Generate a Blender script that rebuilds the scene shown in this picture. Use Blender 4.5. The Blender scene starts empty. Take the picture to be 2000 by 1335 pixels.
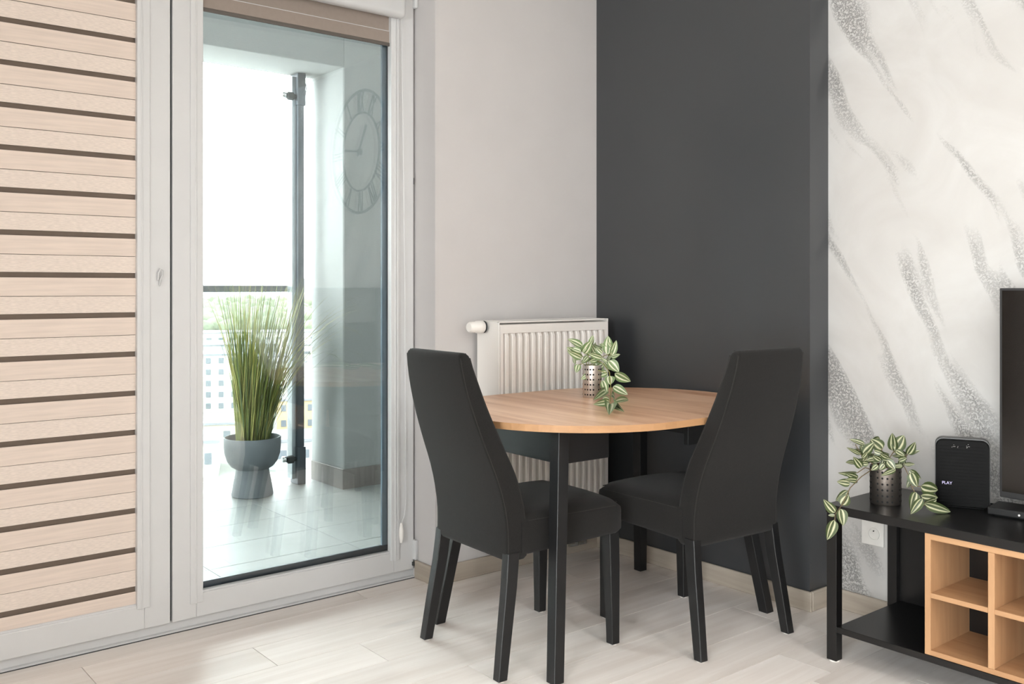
import bpy, bmesh, math, random
from math import sin, cos, pi, radians as R, sqrt
from mathutils import Vector, Matrix, Quaternion

sc = bpy.context.scene
COL = sc.collection
random.seed(7)

# ------------------------------------------------------------------ camera
FPX, HZ, CAMZ, YAW = 1835.0, 561.0, 1.14, math.atan2(1497, 1835)
cam_d = bpy.data.cameras.new('camera')
cam = bpy.data.objects.new('camera', cam_d)
COL.objects.link(cam)
cam.location = (0, 0, CAMZ)
cam.rotation_euler = (pi / 2, 0, -YAW)
cam_d.sensor_width = 36.0
cam_d.lens = 36.0 * FPX / 2000.0
cam_d.shift_y = -(667.5 - HZ) / 2000.0
cam_d.clip_start = 0.05
cam_d.clip_end = 20000
sc.camera = cam

# ------------------------------------------------------------------ sky, exposure
SKY = 7.5
w = bpy.data.worlds.new('overcast_sky')
sc.world = w
w.use_nodes = True
bg = w.node_tree.nodes['Background']
bg.inputs['Color'].default_value = (0.95, 0.985, 1.0, 1)
bg.inputs['Strength'].default_value = SKY
sc.view_settings.view_transform = 'Standard'
sc.view_settings.look = 'None'
sc.view_settings.exposure = 1.56
sc.view_settings.gamma = 1.0
sc.view_settings.use_curve_mapping = False
sc.cycles.use_denoising = True
sc.cycles.max_bounces = 10
sc.cycles.diffuse_bounces = 6
sc.cycles.transparent_max_bounces = 16
sc.cycles.caustics_reflective = False
sc.cycles.caustics_refractive = False


def portal(name, loc, rot, sx, sy):
    """a window opening marked for sky sampling (gives no light of its own)"""
    d = bpy.data.lights.new(name, 'AREA')
    d.shape = 'RECTANGLE'
    d.size, d.size_y = sx, sy
    d.cycles.is_portal = True
    o = bpy.data.objects.new(name, d)
    COL.objects.link(o)
    o.location, o.rotation_euler = loc, rot
    return o


portal('sky_opening_north', (0.95, 3.32, 1.18), (-pi / 2, 0, 0), 2.2, 2.3)
portal('sky_opening_north_left', (-1.15, 3.32, 1.18), (-pi / 2, 0, 0), 1.6, 2.3)
portal('sky_opening_west', (-2.30, -.8, 1.32), (0, -pi / 2, 0), 2.3, 2.8)


# ------------------------------------------------------------------ pixel helpers (2000x1335 frame)
FWD = Vector((sin(YAW), cos(YAW), 0))
RGT = Vector((cos(YAW), -sin(YAW), 0))
EYE = Vector((0, 0, CAMZ))


def at_depth(x, y, d):
    return EYE + (FWD + RGT * ((x - 1000) / FPX) + Vector((0, 0, 1)) * ((HZ - y) / FPX)) * d


# ------------------------------------------------------------------ materials
def new_mat(name):
    m = bpy.data.materials.new(name)
    m.use_nodes = True
    nt = m.node_tree
    return m, nt, nt.nodes['Principled BSDF']


def lin(c):
    if isinstance(c, str):
        c = [int(c[i:i + 2], 16) / 255 for i in (0, 2, 4)]
        c = [v / 12.92 if v <= .04045 else ((v + .055) / 1.055) ** 2.4 for v in c]
    return (c[0], c[1], c[2], 1)


def nd(nt, t, **kw):
    n = nt.nodes.new(t)
    for k, v in kw.items():
        if k in n.inputs:
            n.inputs[k].default_value = v
        else:
            setattr(n, k, v)
    return n


def plain(name, col, rough=.5, metal=0, noise=0.04, scale=30, bump=0, bscale=200, spec=.5, sheen=0, stretch=(1, 1, 1)):
    """one colour with slight procedural unevenness"""
    m, nt, b = new_mat(name)
    tc = nd(nt, 'ShaderNodeTexCoord')
    mp = nd(nt, 'ShaderNodeMapping')
    mp.inputs['Scale'].default_value = stretch
    nt.links.new(tc.outputs['Object'], mp.inputs['Vector'])
    n = nd(nt, 'ShaderNodeTexNoise', Scale=scale, Detail=3.0)
    nt.links.new(mp.outputs[0], n.inputs['Vector'])
    c = lin(col)
    r = nd(nt, 'ShaderNodeValToRGB')
    r.color_ramp.elements[0].position, r.color_ramp.elements[1].position = .3, .7
    r.color_ramp.elements[0].color = tuple(v * (1 - noise) for v in c[:3]) + (1,)
    r.color_ramp.elements[1].color = tuple(min(1, v * (1 + noise)) for v in c[:3]) + (1,)
    nt.links.new(n.outputs['Fac'], r.inputs[0])
    nt.links.new(r.outputs[0], b.inputs['Base Color'])
    b.inputs['Roughness'].default_value = rough
    b.inputs['Metallic'].default_value = metal
    b.inputs['Specular IOR Level'].default_value = spec
    if sheen:
        b.inputs['Sheen Weight'].default_value = sheen
        b.inputs['Sheen Roughness'].default_value = .5
    if bump:
        n2 = nd(nt, 'ShaderNodeTexNoise', Scale=bscale, Detail=4.0)
        nt.links.new(mp.outputs[0], n2.inputs['Vector'])
        bp = nd(nt, 'ShaderNodeBump', Strength=bump, Distance=.002)
        nt.links.new(n2.outputs['Fac'], bp.inputs['Height'])
        nt.links.new(bp.outputs[0], b.inputs['Normal'])
    return m


def wood(name, c_lo, c_hi, axis=0, rough=.45, rand=.0, knots=0., scale=1., bump=.05, spec=.4, contrast=(.3, .72)):
    """grain stretched along one object axis; Object Info random shifts each piece"""
    m, nt, b = new_mat(name)
    tc = nd(nt, 'ShaderNodeTexCoord')
    oi = nd(nt, 'ShaderNodeObjectInfo')
    add = nd(nt, 'ShaderNodeVectorMath', operation='ADD')
    mul = nd(nt, 'ShaderNodeVectorMath', operation='SCALE')
    mul.inputs[0].default_value = (13.1, 7.7, 3.3)
    nt.links.new(oi.outputs['Random'], mul.inputs['Scale'])
    nt.links.new(tc.outputs['Object'], add.inputs[0])
    nt.links.new(mul.outputs[0], add.inputs[1])
    mp = nd(nt, 'ShaderNodeMapping')
    s = [26 * scale] * 3
    s[axis] = 1.5 * scale
    mp.inputs['Scale'].default_value = s
    nt.links.new(add.outputs[0], mp.inputs['Vector'])
    n1 = nd(nt, 'ShaderNodeTexNoise', Scale=1.0, Detail=6.0, Roughness=.62, Distortion=.7)
    nt.links.new(mp.outputs[0], n1.inputs['Vector'])
    mp2 = nd(nt, 'ShaderNodeMapping')
    s2 = [6 * scale] * 3
    s2[axis] = 1.1 * scale
    mp2.inputs['Scale'].default_value = s2
    nt.links.new(add.outputs[0], mp2.inputs['Vector'])
    n2 = nd(nt, 'ShaderNodeTexNoise', Scale=1.0, Detail=3.0, Distortion=.4)
    nt.links.new(mp2.outputs[0], n2.inputs['Vector'])
    mx = nd(nt, 'ShaderNodeMath', operation='MULTIPLY_ADD')
    nt.links.new(n1.outputs['Fac'], mx.inputs[0])
    mx.inputs[1].default_value = .6
    m3 = nd(nt, 'ShaderNodeMath', operation='MULTIPLY')
    nt.links.new(n2.outputs['Fac'], m3.inputs[0])
    m3.inputs[1].default_value = .4
    nt.links.new(m3.outputs[0], mx.inputs[2])
    r = nd(nt, 'ShaderNodeValToRGB')
    r.color_ramp.elements[0].position, r.color_ramp.elements[1].position = contrast
    r.color_ramp.elements[0].color = lin(c_lo)
    r.color_ramp.elements[1].color = lin(c_hi)
    nt.links.new(mx.outputs[0], r.inputs[0])
    out = r.outputs[0]
    if rand:
        hsv = nd(nt, 'ShaderNodeHueSaturation')
        mr = nd(nt, 'ShaderNodeMapRange')
        mr.inputs['To Min'].default_value, mr.inputs['To Max'].default_value = 1 - rand, 1 + rand
        nt.links.new(oi.outputs['Random'], mr.inputs['Value'])
        nt.links.new(mr.outputs[0], hsv.inputs['Value'])
        nt.links.new(out, hsv.inputs['Color'])
        out = hsv.outputs[0]
    if knots:
        v = nd(nt, 'ShaderNodeTexVoronoi', Scale=1.0)
        mp3 = nd(nt, 'ShaderNodeMapping')
        s3 = [5.5] * 3
        s3[axis] = 1.6
        mp3.inputs['Scale'].default_value = s3
        nt.links.new(add.outputs[0], mp3.inputs['Vector'])
        nt.links.new(mp3.outputs[0], v.inputs['Vector'])
        r2 = nd(nt, 'ShaderNodeValToRGB')
        r2.color_ramp.elements[0].position, r2.color_ramp.elements[1].position = .03, .16
        r2.color_ramp.elements[0].color = (1 - knots,) * 3 + (1,)
        r2.color_ramp.elements[1].color = (1, 1, 1, 1)
        nt.links.new(v.outputs['Distance'], r2.inputs[0])
        mm = nd(nt, 'ShaderNodeMix', data_type='RGBA', blend_type='MULTIPLY')
        mm.inputs[0].default_value = 1
        nt.links.new(out, mm.inputs[6])
        nt.links.new(r2.outputs[0], mm.inputs[7])
        out = mm.outputs[2]
    nt.links.new(out, b.inputs['Base Color'])
    b.inputs['Roughness'].default_value = rough
    b.inputs['Specular IOR Level'].default_value = spec
    if bump:
        bp = nd(nt, 'ShaderNodeBump', Strength=bump, Distance=.002)
        nt.links.new(n1.outputs['Fac'], bp.inputs['Height'])
        nt.links.new(bp.outputs[0], b.inputs['Normal'])
    return m


def glass(name, tint, ior=1.5, rough=0.0, refl=1.0):
    """thin pane: clear tinted transmission plus Fresnel reflection"""
    m, nt, b = new_mat(name)
    nt.nodes.remove(b)
    out = nt.nodes['Material Output']
    tr = nd(nt, 'ShaderNodeBsdfTransparent')
    tr.inputs['Color'].default_value = lin(tint)
    gl = nd(nt, 'ShaderNodeBsdfGlossy')
    gl.inputs['Roughness'].default_value = rough
    fr = nd(nt, 'ShaderNodeFresnel', IOR=ior)
    mu = nd(nt, 'ShaderNodeMath', operation='MULTIPLY')
    mu.inputs[1].default_value = refl
    nt.links.new(fr.outputs[0], mu.inputs[0])
    mx = nd(nt, 'ShaderNodeMixShader')
    nt.links.new(mu.outputs[0], mx.inputs[0])
    nt.links.new(tr.outputs[0], mx.inputs[1])
    nt.links.new(gl.outputs[0], mx.inputs[2])
    nt.links.new(mx.outputs[0], out.inputs['Surface'])
    return m


def fabric(name, col, ribs=0, transl=.15, dark=.9):
    """roller blind cloth, lets a little daylight through"""
    m, nt, b = new_mat(name)
    out = nt.nodes['Material Output']
    tc = nd(nt, 'ShaderNodeTexCoord')
    mp = nd(nt, 'ShaderNodeMapping')
    mp.inputs['Scale'].default_value = (220, 1, 340 if ribs else 90)
    nt.links.new(tc.outputs['Object'], mp.inputs['Vector'])
    n = nd(nt, 'ShaderNodeTexNoise', Scale=1.0, Detail=2.0)
    if ribs:
        mp.inputs['Scale'].default_value = (60, 1, 330)
    else:
        mp.inputs['Scale'].default_value = (6, 1, 120)
    nt.links.new(mp.outputs[0], n.inputs['Vector'])
    r = nd(nt, 'ShaderNodeValToRGB')
    c = lin(col)
    r.color_ramp.elements[0].position, r.color_ramp.elements[1].position = .35, .65
    r.color_ramp.elements[0].color = tuple(v * dark for v in c[:3]) + (1,)
    r.color_ramp.elements[1].color = c
    nt.links.new(n.outputs['Fac'], r.inputs[0])
    nt.links.new(r.outputs[0], b.inputs['Base Color'])
    b.inputs['Roughness'].default_value = .9
    b.inputs['Specular IOR Level'].default_value = .1
    t = nd(nt, 'ShaderNodeBsdfTranslucent')
    nt.links.new(r.outputs[0], t.inputs['Color'])
    mx = nd(nt, 'ShaderNodeMixShader')
    mx.inputs[0].default_value = transl
    nt.links.new(b.outputs[0], mx.inputs[1])
    nt.links.new(t.outputs[0], mx.inputs[2])
    nt.links.new(mx.outputs[0], out.inputs['Surface'])
    if ribs:
        bp = nd(nt, 'ShaderNodeBump', Strength=.5, Distance=.001)
        nt.links.new(n.outputs['Fac'], bp.inputs['Height'])
        nt.links.new(bp.outputs[0], b.inputs['Normal'])
    return m


def plaster():
    """pale lime plaster with rough grey travertine streaks running diagonally"""
    m, nt, b = new_mat('lime_plaster_with_streaks')
    tc = nd(nt, 'ShaderNodeTexCoord')
    # wall coordinates: u towards the camera (-Y), v up
    sep = nd(nt, 'ShaderNodeSeparateXYZ')
    nt.links.new(tc.outputs['Object'], sep.inputs[0])
    cmb = nd(nt, 'ShaderNodeCombineXYZ')
    neg = nd(nt, 'ShaderNodeMath', operation='MULTIPLY')
    neg.inputs[1].default_value = -1
    nt.links.new(sep.outputs['Y'], neg.inputs[0])
    nt.links.new(neg.outputs[0], cmb.inputs['X'])
    nt.links.new(sep.outputs['Z'], cmb.inputs['Y'])
    mpr = nd(nt, 'ShaderNodeMapping')
    mpr.inputs['Rotation'].default_value = (0, 0, R(60))
    nt.links.new(cmb.outputs[0], mpr.inputs['Vector'])
    # distort, then stretched noise gives streak bands
    nz = nd(nt, 'ShaderNodeTexNoise', Scale=2.2, Detail=2.0)
    nt.links.new(cmb.outputs[0], nz.inputs['Vector'])
    dv = nd(nt, 'ShaderNodeVectorMath', operation='MULTIPLY_ADD')
    nt.links.new(nz.outputs['Color'], dv.inputs[0])
    dv.inputs[1].default_value = (.16, .16, 0)
    nt.links.new(mpr.outputs[0], dv.inputs[2])
    mps = nd(nt, 'ShaderNodeMapping')
    mps.inputs['Scale'].default_value = (1.0, 7.5, 1)
    mps.inputs['Location'].default_value = (.35, .1, 0)
    nt.links.new(dv.outputs[0], mps.inputs['Vector'])
    band = nd(nt, 'ShaderNodeTexNoise', Scale=1.0, Detail=2.5, Roughness=.5)
    nt.links.new(mps.outputs[0], band.inputs['Vector'])
    rb = nd(nt, 'ShaderNodeValToRGB')
    rb.color_ramp.elements[0].position, rb.color_ramp.elements[1].position = .525, .625
    nt.links.new(band.outputs['Fac'], rb.inputs[0])
    # fine crumbly marks inside the bands
    fine = nd(nt, 'ShaderNodeTexNoise', Scale=140.0, Detail=4.0, Roughness=.62, Distortion=.6)
    nt.links.new(cmb.outputs[0], fine.inputs['Vector'])
    rf = nd(nt, 'ShaderNodeValToRGB')
    rf.color_ramp.elements[0].position, rf.color_ramp.elements[1].position = .47, .56
    nt.links.new(fine.outputs['Fac'], rf.inputs[0])
    mask = nd(nt, 'ShaderNodeMath', operation='MULTIPLY')
    nt.links.new(rb.outputs[0], mask.inputs[0])
    nt.links.new(rf.outputs[0], mask.inputs[1])
    # soft clouding of the plain plaster
    cl = nd(nt, 'ShaderNodeTexNoise', Scale=3.0, Detail=5.0, Roughness=.55, Distortion=1.0)
    nt.links.new(cmb.outputs[0], cl.inputs['Vector'])
    rc = nd(nt, 'ShaderNodeValToRGB')
    rc.color_ramp.elements[0].position, rc.color_ramp.elements[1].position = .3, .7
    rc.color_ramp.elements[0].color = (.47, .45, .43, 1)
    rc.color_ramp.elements[1].color = (.555, .545, .53, 1)
    nt.links.new(cl.outputs['Fac'], rc.inputs[0])
    mixc = nd(nt, 'ShaderNodeMix', data_type='RGBA')
    nt.links.new(mask.outputs[0], mixc.inputs[0])
    nt.links.new(rc.outputs[0], mixc.inputs[6])
    mixc.inputs[7].default_value = (.29, .28, .27, 1)
    nt.links.new(mixc.outputs[2], b.inputs['Base Color'])
    b.inputs['Roughness'].default_value = .55
    b.inputs['Specular IOR Level'].default_value = .35
    inv = nd(nt, 'ShaderNodeMath', operation='MULTIPLY')
    inv.inputs[1].default_value = -1
    nt.links.new(mask.outputs[0], inv.inputs[0])
    bp = nd(nt, 'ShaderNodeBump', Strength=.7, Distance=.004)
    nt.links.new(inv.outputs[0], bp.inputs['Height'])
    nt.links.new(bp.outputs[0], b.inputs['Normal'])
    return m


def leaf_mat(name, dark, mid, pale):
    """striped leaf: u = across the blade (UV x), pale bands either side of the midrib"""
    m, nt, b = new_mat(name)
    uv = nd(nt, 'ShaderNodeUVMap')
    sep = nd(nt, 'ShaderNodeSeparateXYZ')
    nt.links.new(uv.outputs[0], sep.inputs[0])
    nz = nd(nt, 'ShaderNodeTexNoise', Scale=4.0, Detail=2.0)
    nt.links.new(uv.outputs[0], nz.inputs['Vector'])
    a = nd(nt, 'ShaderNodeMath', operation='MULTIPLY_ADD')
    nt.links.new(nz.outputs['Fac'], a.inputs[0])
    a.inputs[1].default_value = .07
    nt.links.new(sep.outputs['X'], a.inputs[2])
    r = nd(nt, 'ShaderNodeValToRGB')
    e = r.color_ramp.elements
    e[0].position, e[0].color = 0.0, lin(mid)
    e[1].position, e[1].color = 1.0, lin(mid)
    for p, c in ((.13, dark), (.24, mid), (.30, pale), (.37, pale), (.43, dark), (.5, dark), (.54, mid),
                 (.60, dark), (.67, pale), (.74, pale), (.80, mid), (.9, dark)):
        k = e.new(p)
        k.color = lin(c)
    nt.links.new(a.outputs[0], r.inputs[0])
    nt.links.new(r.outputs[0], b.inputs['Base Color'])
    b.inputs['Roughness'].default_value = .42
    return m


M = {}
M['plank'] = wood('pale_ash_laminate', 'd8cec6', 'f6f1ed', 0, rough=.42, rand=.05, knots=.22, scale=.8, spec=.4)
M['base'] = wood('pale_ash_skirting', '958a7d', 'bcb2a5', 0, rough=.5, scale=1.0)
M['base_y'] = wood('pale_ash_skirting_side', '958a7d', 'bcb2a5', 1, rough=.5, scale=1.0)
M['oak'] = wood('golden_oak_tabletop', 'c48e68', 'f8d4b6', 1, rough=.36, scale=.9, spec=.5, contrast=(.33, .66))
M['oak_edge'] = wood('golden_oak_edge_band', '9c7450', 'bd936a', 0, rough=.5, scale=.9)
M['oak_y'] = wood('golden_oak_carcass', '9c7350', 'c39b74', 1, rough=.5, scale=.9)
M['oak_z'] = wood('golden_oak_upright', '9c7350', 'c39b74', 2, rough=.5, scale=.9)
M['grey'] = plain('warm_grey_wall_paint', 'c6c3c2', .75, noise=.015, scale=6, bump=.05, bscale=350)
M['dark'] = plain('anthracite_wall_paint', '2f3134', .36, noise=.02, scale=5, bump=.05, bscale=300, spec=.95)
M['white'] = plain('white_wall_paint', 'dedcd8', .8, noise=.015, scale=6)
M['upvc'] = plain('white_plastic_profile', 'cdcecf', .32, noise=.012, scale=12)
M['steelw'] = plain('white_enamel', 'eae7e3', .3, noise=.01, scale=10)
M['gap'] = plain('dark_gasket', '3a3c3e', .7)
M['spacer'] = plain('slate_spacer_bar', '4f5a66', .4, metal=.2)
M['spacer_b'] = plain('blue_grey_spacer_bar', 'a2bcd2', .6)
M['pane'] = glass('window_glass', (.872, .888, .882), 1.52, refl=1.15)
M['pane_w'] = glass('clear_window_glass', (.96, .965, .965), 1.5)
M['pane_out'] = glass('railing_glass', (.93, .965, .965), 1.45)
M['cloth'] = fabric('beige_blind_cloth', 'e8d9ce', 0, .08)
M['cloth_r'] = fabric('ribbed_beige_blind_cloth', 'ecdfd5', 1, .08, .88)
M['mesh'] = plain('brown_blind_mesh', '6f6258', .9)
M['cloth_g'] = plain('taupe_blind_cloth', '93877f', .85, noise=.03, scale=60)
M['black_m'] = plain('black_painted_wood', '161617', .42, noise=.06, scale=40, spec=.4)
M['black_l'] = plain('black_laminate', '121111', .32, noise=.04, scale=50, spec=.45)
M['chair'] = plain('charcoal_upholstery', '1f1e1d', .95, noise=.2, scale=420, bump=.35, bscale=900, spec=.1, sheen=.08)
M['piping'] = plain('charcoal_piping', '2b2a28', .9, noise=.05, spec=.2)
M['felt'] = plain('white_felt_pad', 'd8d4ce', .95)
M['steel'] = plain('brushed_steel', 'd2ccc6', .38, metal=.9, noise=.05, scale=60, stretch=(1, 1, 12))
M['steel_d'] = plain('dark_brushed_steel', '7d7670', .32, metal=.9, noise=.08, scale=60, stretch=(1, 1, 12))
M['hole'] = plain('hole_shadow_liner', '0c0c0c', .9)
M['stem'] = plain('plant_stem', '8a8a4a', .6)
M['stem_d'] = plain('plant_stem_brown', '6a5a40', .6)
M['moss'] = plain('dry_moss', '5a4a30', .95, noise=.4, scale=80)
M['leaf'] = leaf_mat('striped_leaf_light', '5c7346', '84996a', 'dcdcc2')
M['leaf2'] = leaf_mat('striped_leaf_dark', '323e24', '4e5a35', 'b3b292')
M['screen'] = plain('tv_screen', '1a1613', .12, noise=.02, spec=.6)
M['bezel'] = plain('tv_bezel', '3a3a3b', .35, metal=.4)
M['router'] = plain('black_grille_plastic', '060606', .65, noise=.06, scale=30, bump=.2, bscale=500, spec=.15)
M['router_b'] = plain('grey_plastic_shell', '4a4a4a', .4)
M['logo'] = plain('pale_violet_print', 'd6cdf5', .5)
M['box'] = plain('black_box_plastic', '0d0d0e', .38)
M['tile'] = plain('grey_porcelain_tile', '838684', .5, noise=.06, scale=5, spec=.5)
M['grout'] = plain('grey_grout', '6b6c6a', .9)
M['skirt_t'] = plain('dark_grey_tile_skirting', '6b6662', .4, noise=.08, scale=8)
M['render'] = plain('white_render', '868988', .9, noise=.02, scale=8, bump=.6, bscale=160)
M['slate_m'] = plain('slate_painted_steel', '4c545c', .35, metal=.2, noise=.04)
M['slate_l'] = plain('light_anodised_steel', '9aa3a8', .35, metal=.5, noise=.03)
M['rubber'] = plain('dark_rubber', '2a2d2d', .6)
M['chrome'] = plain('polished_steel', 'c8cccc', .15, metal=1)
M['pot_g'] = plain('slate_planter', '5d6468', .6, noise=.05, scale=10, bump=.1, bscale=120)
M['soil'] = plain('potting_soil', '3a352a', .95, noise=.3, scale=60)
M['grass1'] = plain('grass_blade_green', '7c8742', .5, noise=.25, scale=5)
M['grass2'] = plain('grass_blade_olive', 'a39f5c', .5, noise=.25, scale=5)
M['grass3'] = plain('grass_blade_deep', '5c6b40', .5, noise=.25, scale=5)
M['fill_lamp_g'] = None
M['clock'] = plain('dark_bronze_metal', '2e2c2a', .5, metal=.5)
M['socket'] = plain('white_socket_plastic', 'dedbd6', .35)
M['plaster'] = plaster()
M['b_white'] = plain('pale_facade_render', 'a2a29b', .9, noise=.04, scale=.3)
M['b_cream'] = plain('cream_facade_render', '9d9584', .9, noise=.04, scale=.3)
M['b_grey'] = plain('grey_facade_panel', '828486', .9, noise=.05, scale=.3)
M['b_roof'] = plain('grey_roofing_felt', '65676c', .95, noise=.08, scale=.2)
M['b_ochre'] = plain('ochre_facade_panel', '8f7f62', .9)
M['b_win'] = plain('far_window_glass', '4e545a', .25)
M['ground'] = plain('pale_paving_far', '6c6b66', .95, noise=.12, scale=.03)
M['tree'] = plain('far_foliage', '5a614f', .9, noise=.25, scale=.25)
M['hill'] = plain('far_hills', '565e64', .95, noise=.08, scale=.002)


def emis(name, col, s):
    m, nt, b = new_mat(name)
    b.inputs['Base Color'].default_value = (.8, .8, .8, 1)
    b.inputs['Emission Color'].default_value = lin(col)
    b.inputs['Emission Strength'].default_value = s
    return m


# ------------------------------------------------------------------ mesh helpers
def bm_box(bm, x0, x1, y0, y1, z0, z1, bev=0, seg=1):
    r = bmesh.ops.create_cube(bm, size=1)
    vs = r['verts']
    for v in vs:
        v.co = Vector(((x0 + x1) / 2 + v.co.x * (x1 - x0), (y0 + y1) / 2 + v.co.y * (y1 - y0), (z0 + z1) / 2 + v.co.z * (z1 - z0)))
    if bev:
        es = list({e for v in vs for e in v.link_edges})
        bmesh.ops.bevel(bm, geom=es, offset=bev, segments=seg, affect='EDGES', profile=.5)
    return bm


def bm_tube(bm, pts, rad, seg=8, cap=True):
    """tube along points; rad is a number or list"""
    pts = [Vector(p) for p in pts]
    n = len(pts)
    rads = rad if isinstance(rad, (list, tuple)) else [rad] * n
    rings = []
    up = None
    for i, p in enumerate(pts):
        t = (pts[min(i + 1, n - 1)] - pts[max(i - 1, 0)]).normalized()
        if up is None:
            up = t.orthogonal().normalized()
        up = (up - t * up.dot(t))
        up = up.normalized() if up.length > 1e-6 else t.orthogonal().normalized()
        s = t.cross(up)
        rings.append([bm.verts.new(p + (up * cos(2 * pi * k / seg) + s * sin(2 * pi * k / seg)) * rads[i]) for k in range(seg)])
    for a, b in zip(rings, rings[1:]):
        for k in range(seg):
            bm.faces.new((a[k], a[(k + 1) % seg], b[(k + 1) % seg], b[k]))
    if cap:
        bm.faces.new(rings[0][::-1])
        bm.faces.new(rings[-1])
    return bm


def bm_lathe(bm, prof, seg=32, c=(0, 0, 0)):
    """surface of revolution about z; prof = [(r, z)]"""
    rings = []
    for r, z in prof:
        if r < 1e-6:
            rings.append([bm.verts.new((c[0], c[1], c[2] + z))])
        else:
            rings.append([bm.verts.new((c[0] + r * cos(2 * pi * k / seg), c[1] + r * sin(2 * pi * k / seg), c[2] + z)) for k in range(seg)])
    for a, b in zip(rings, rings[1:]):
        for k in range(seg):
            k2 = (k + 1) % seg
            if len(a) == 1 and len(b) == 1:
                continue
            if len(a) == 1:
                bm.faces.new((a[0], b[k2], b[k]))
            elif len(b) == 1:
                bm.faces.new((a[k], a[k2], b[0]))
            else:
                bm.faces.new((a[k], a[k2], b[k2], b[k]))
    return bm


def bm_loft(bm, rings, cap=True):
    rr = [[bm.verts.new(p) for p in ring] for ring in rings]
    n = len(rr[0])
    for a, b in zip(rr, rr[1:]):
        for k in range(n):
            bm.faces.new((a[k], a[(k + 1) % n], b[(k + 1) % n], b[k]))
    if cap:
        bm.faces.new(rr[0][::-1])
        bm.faces.new(rr[-1])
    return bm


def bm_prism(bm, outline, z0, z1):
    a = [bm.verts.new((x, y, z0)) for x, y in outline]
    b = [bm.verts.new((x, y, z1)) for x, y in outline]
    n = len(a)
    for k in range(n):
        bm.faces.new((a[k], a[(k + 1) % n], b[(k + 1) % n], b[k]))
    bm.faces.new(a[::-1])
    bm.faces.new(b)
    return bm


def to_mesh(name, bm, mat, smooth=0):
    bmesh.ops.recalc_face_normals(bm, faces=bm.faces[:])
    me = bpy.data.meshes.new(name)
    bm.to_mesh(me)
    bm.free()
    if mat is not None:
        me.materials.append(M[mat] if isinstance(mat, str) else mat)
    if smooth:
        for p in me.polygons:
            p.use_smooth = True
        if smooth < 180:
            me.set_sharp_from_angle(angle=R(smooth))
    return me


def obj(name, bm_or_me, mat=None, parent=None, smooth=0, loc=None, label=None, rot=None):
    me = bm_or_me
    if isinstance(bm_or_me, bmesh.types.BMesh):
        me = to_mesh(name, bm_or_me, mat, smooth)
    o = bpy.data.objects.new(name, me)
    COL.objects.link(o)
    if parent is not None:
        o.parent = parent
    if loc is not None:
        o.location = loc
    if rot is not None:
        o.rotation_euler = rot
    if label:
        o['label'] = label
    return o


def box(name, x0, x1, y0, y1, z0, z1, mat, parent=None, bev=0, seg=1, label=None):
    """box; origin at world 0 (or the parent's origin)"""
    return obj(name, bm_box(bmesh.new(), x0, x1, y0, y1, z0, z1, bev, seg), mat, parent, label=label)


def empty(name, loc=(0, 0, 0), rz=0):
    o = bpy.data.objects.new(name, None)
    COL.objects.link(o)
    o.location = loc
    o.rotation_euler = (0, 0, rz)
    o.empty_display_size = .1
    return o


def tag(o, label, cat, group=None):
    o['label'], o['category'] = label, cat
    if group:
        o['group'] = group
    return o


def struct(o, label=None, cat=None):
    o['kind'] = 'structure'
    if label:
        o['label'] = label
    if cat:
        o['category'] = cat
    return o


def copy_tree(o, parent=None):
    c = o.copy()
    COL.objects.link(c)
    c.parent = parent
    for ch in [k for k in o.children]:
        copy_tree(ch, c)
    return c


# ------------------------------------------------------------------ the room shell
XD, YG, XP, YC = 2.905, 2.972, 3.02, 1.901        # dark wall, grey wall, plaster wall, dark wall's outer corner
XW, YS, ZC = -2.2, -2.6, 2.62                     # west wall, south wall, ceiling
WX0, WX1, WZ1 = -.16, 2.045, 2.38                 # window opening

# floor: screed base plus one object per laminate plank
fl = struct(box('floor', XW, XP, YS, 3.30, -.10, -.012, 'grout'), 'pale ash laminate floor laid in long planks', 'floor')
PW, PL = .181, 1.29
row0 = 2.825 - PW * 30
fixed = {30: .783, 29: 1.245, 23: 2.49}
me_cache = {}
k = 0
while row0 + k * PW < 3.12:
    y0 = row0 + k * PW
    y1 = min(y0 + PW, 3.125)
    off = fixed.get(k, random.uniform(0, PL))
    x = off - PL * math.ceil((off - XW) / PL)
    while x < XP:
        a, b_ = max(x, XW), min(x + PL, XP)
        if y0 > YC and b_ > XD:
            b_ = XD
        if b_ - a > .02:
            key = (round(b_ - a, 4), round(y1 - y0, 4))
            if key not in me_cache:
                bm = bm_box(bmesh.new(), 0, key[0] - .0020, 0, key[1] - .0020, -.012, 0)
                me_cache[key] = to_mesh('plank', bm, 'plank')
            obj('plank', me_cache[key], parent=fl, loc=(a, y0, 0))
        x += PL
    k += 1

ce = struct(box('ceiling', XW, XP + .3, YS, 3.3, ZC, ZC + .1, 'white'), 'plain white ceiling above the room', 'ceiling')

# north wall (warm grey) around the window opening
bm = bmesh.new()
bm_box(bm, WX1, XD + .4, YG, 3.30, 0, ZC)
bm_box(bm, XW, -1.95, YG, 3.30, 0, ZC)
bm_box(bm, -.35, WX0, YG, 3.30, 0, ZC)
bm_box(bm, -1.95, -.35, YG, 3.30, 0, .05)  # sill below the added left window's opening
bm_box(bm, -1.95, -.35, YG, 3.30, WZ1, ZC)
bm_box(bm, WX0, WX1, YG, 3.30, WZ1, ZC)
struct(obj('wall_north', bm, 'grey'), 'warm grey wall behind the radiator beside the balcony door', 'wall')
struct(box('wall_northeast', XD, XP + .3, YC, YG, 0, ZC, 'dark'), 'protruding anthracite painted wall beside the dining table', 'wall')
struct(box('wall_east', XP, XP + .3, YS, YC, 0, ZC, 'plaster'), 'pale plaster wall with rough diagonal grey streaks', 'wall')
bm = bmesh.new()
bm_box(bm, XW - .25, XW, YS, -2.2, 0, ZC)
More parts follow.
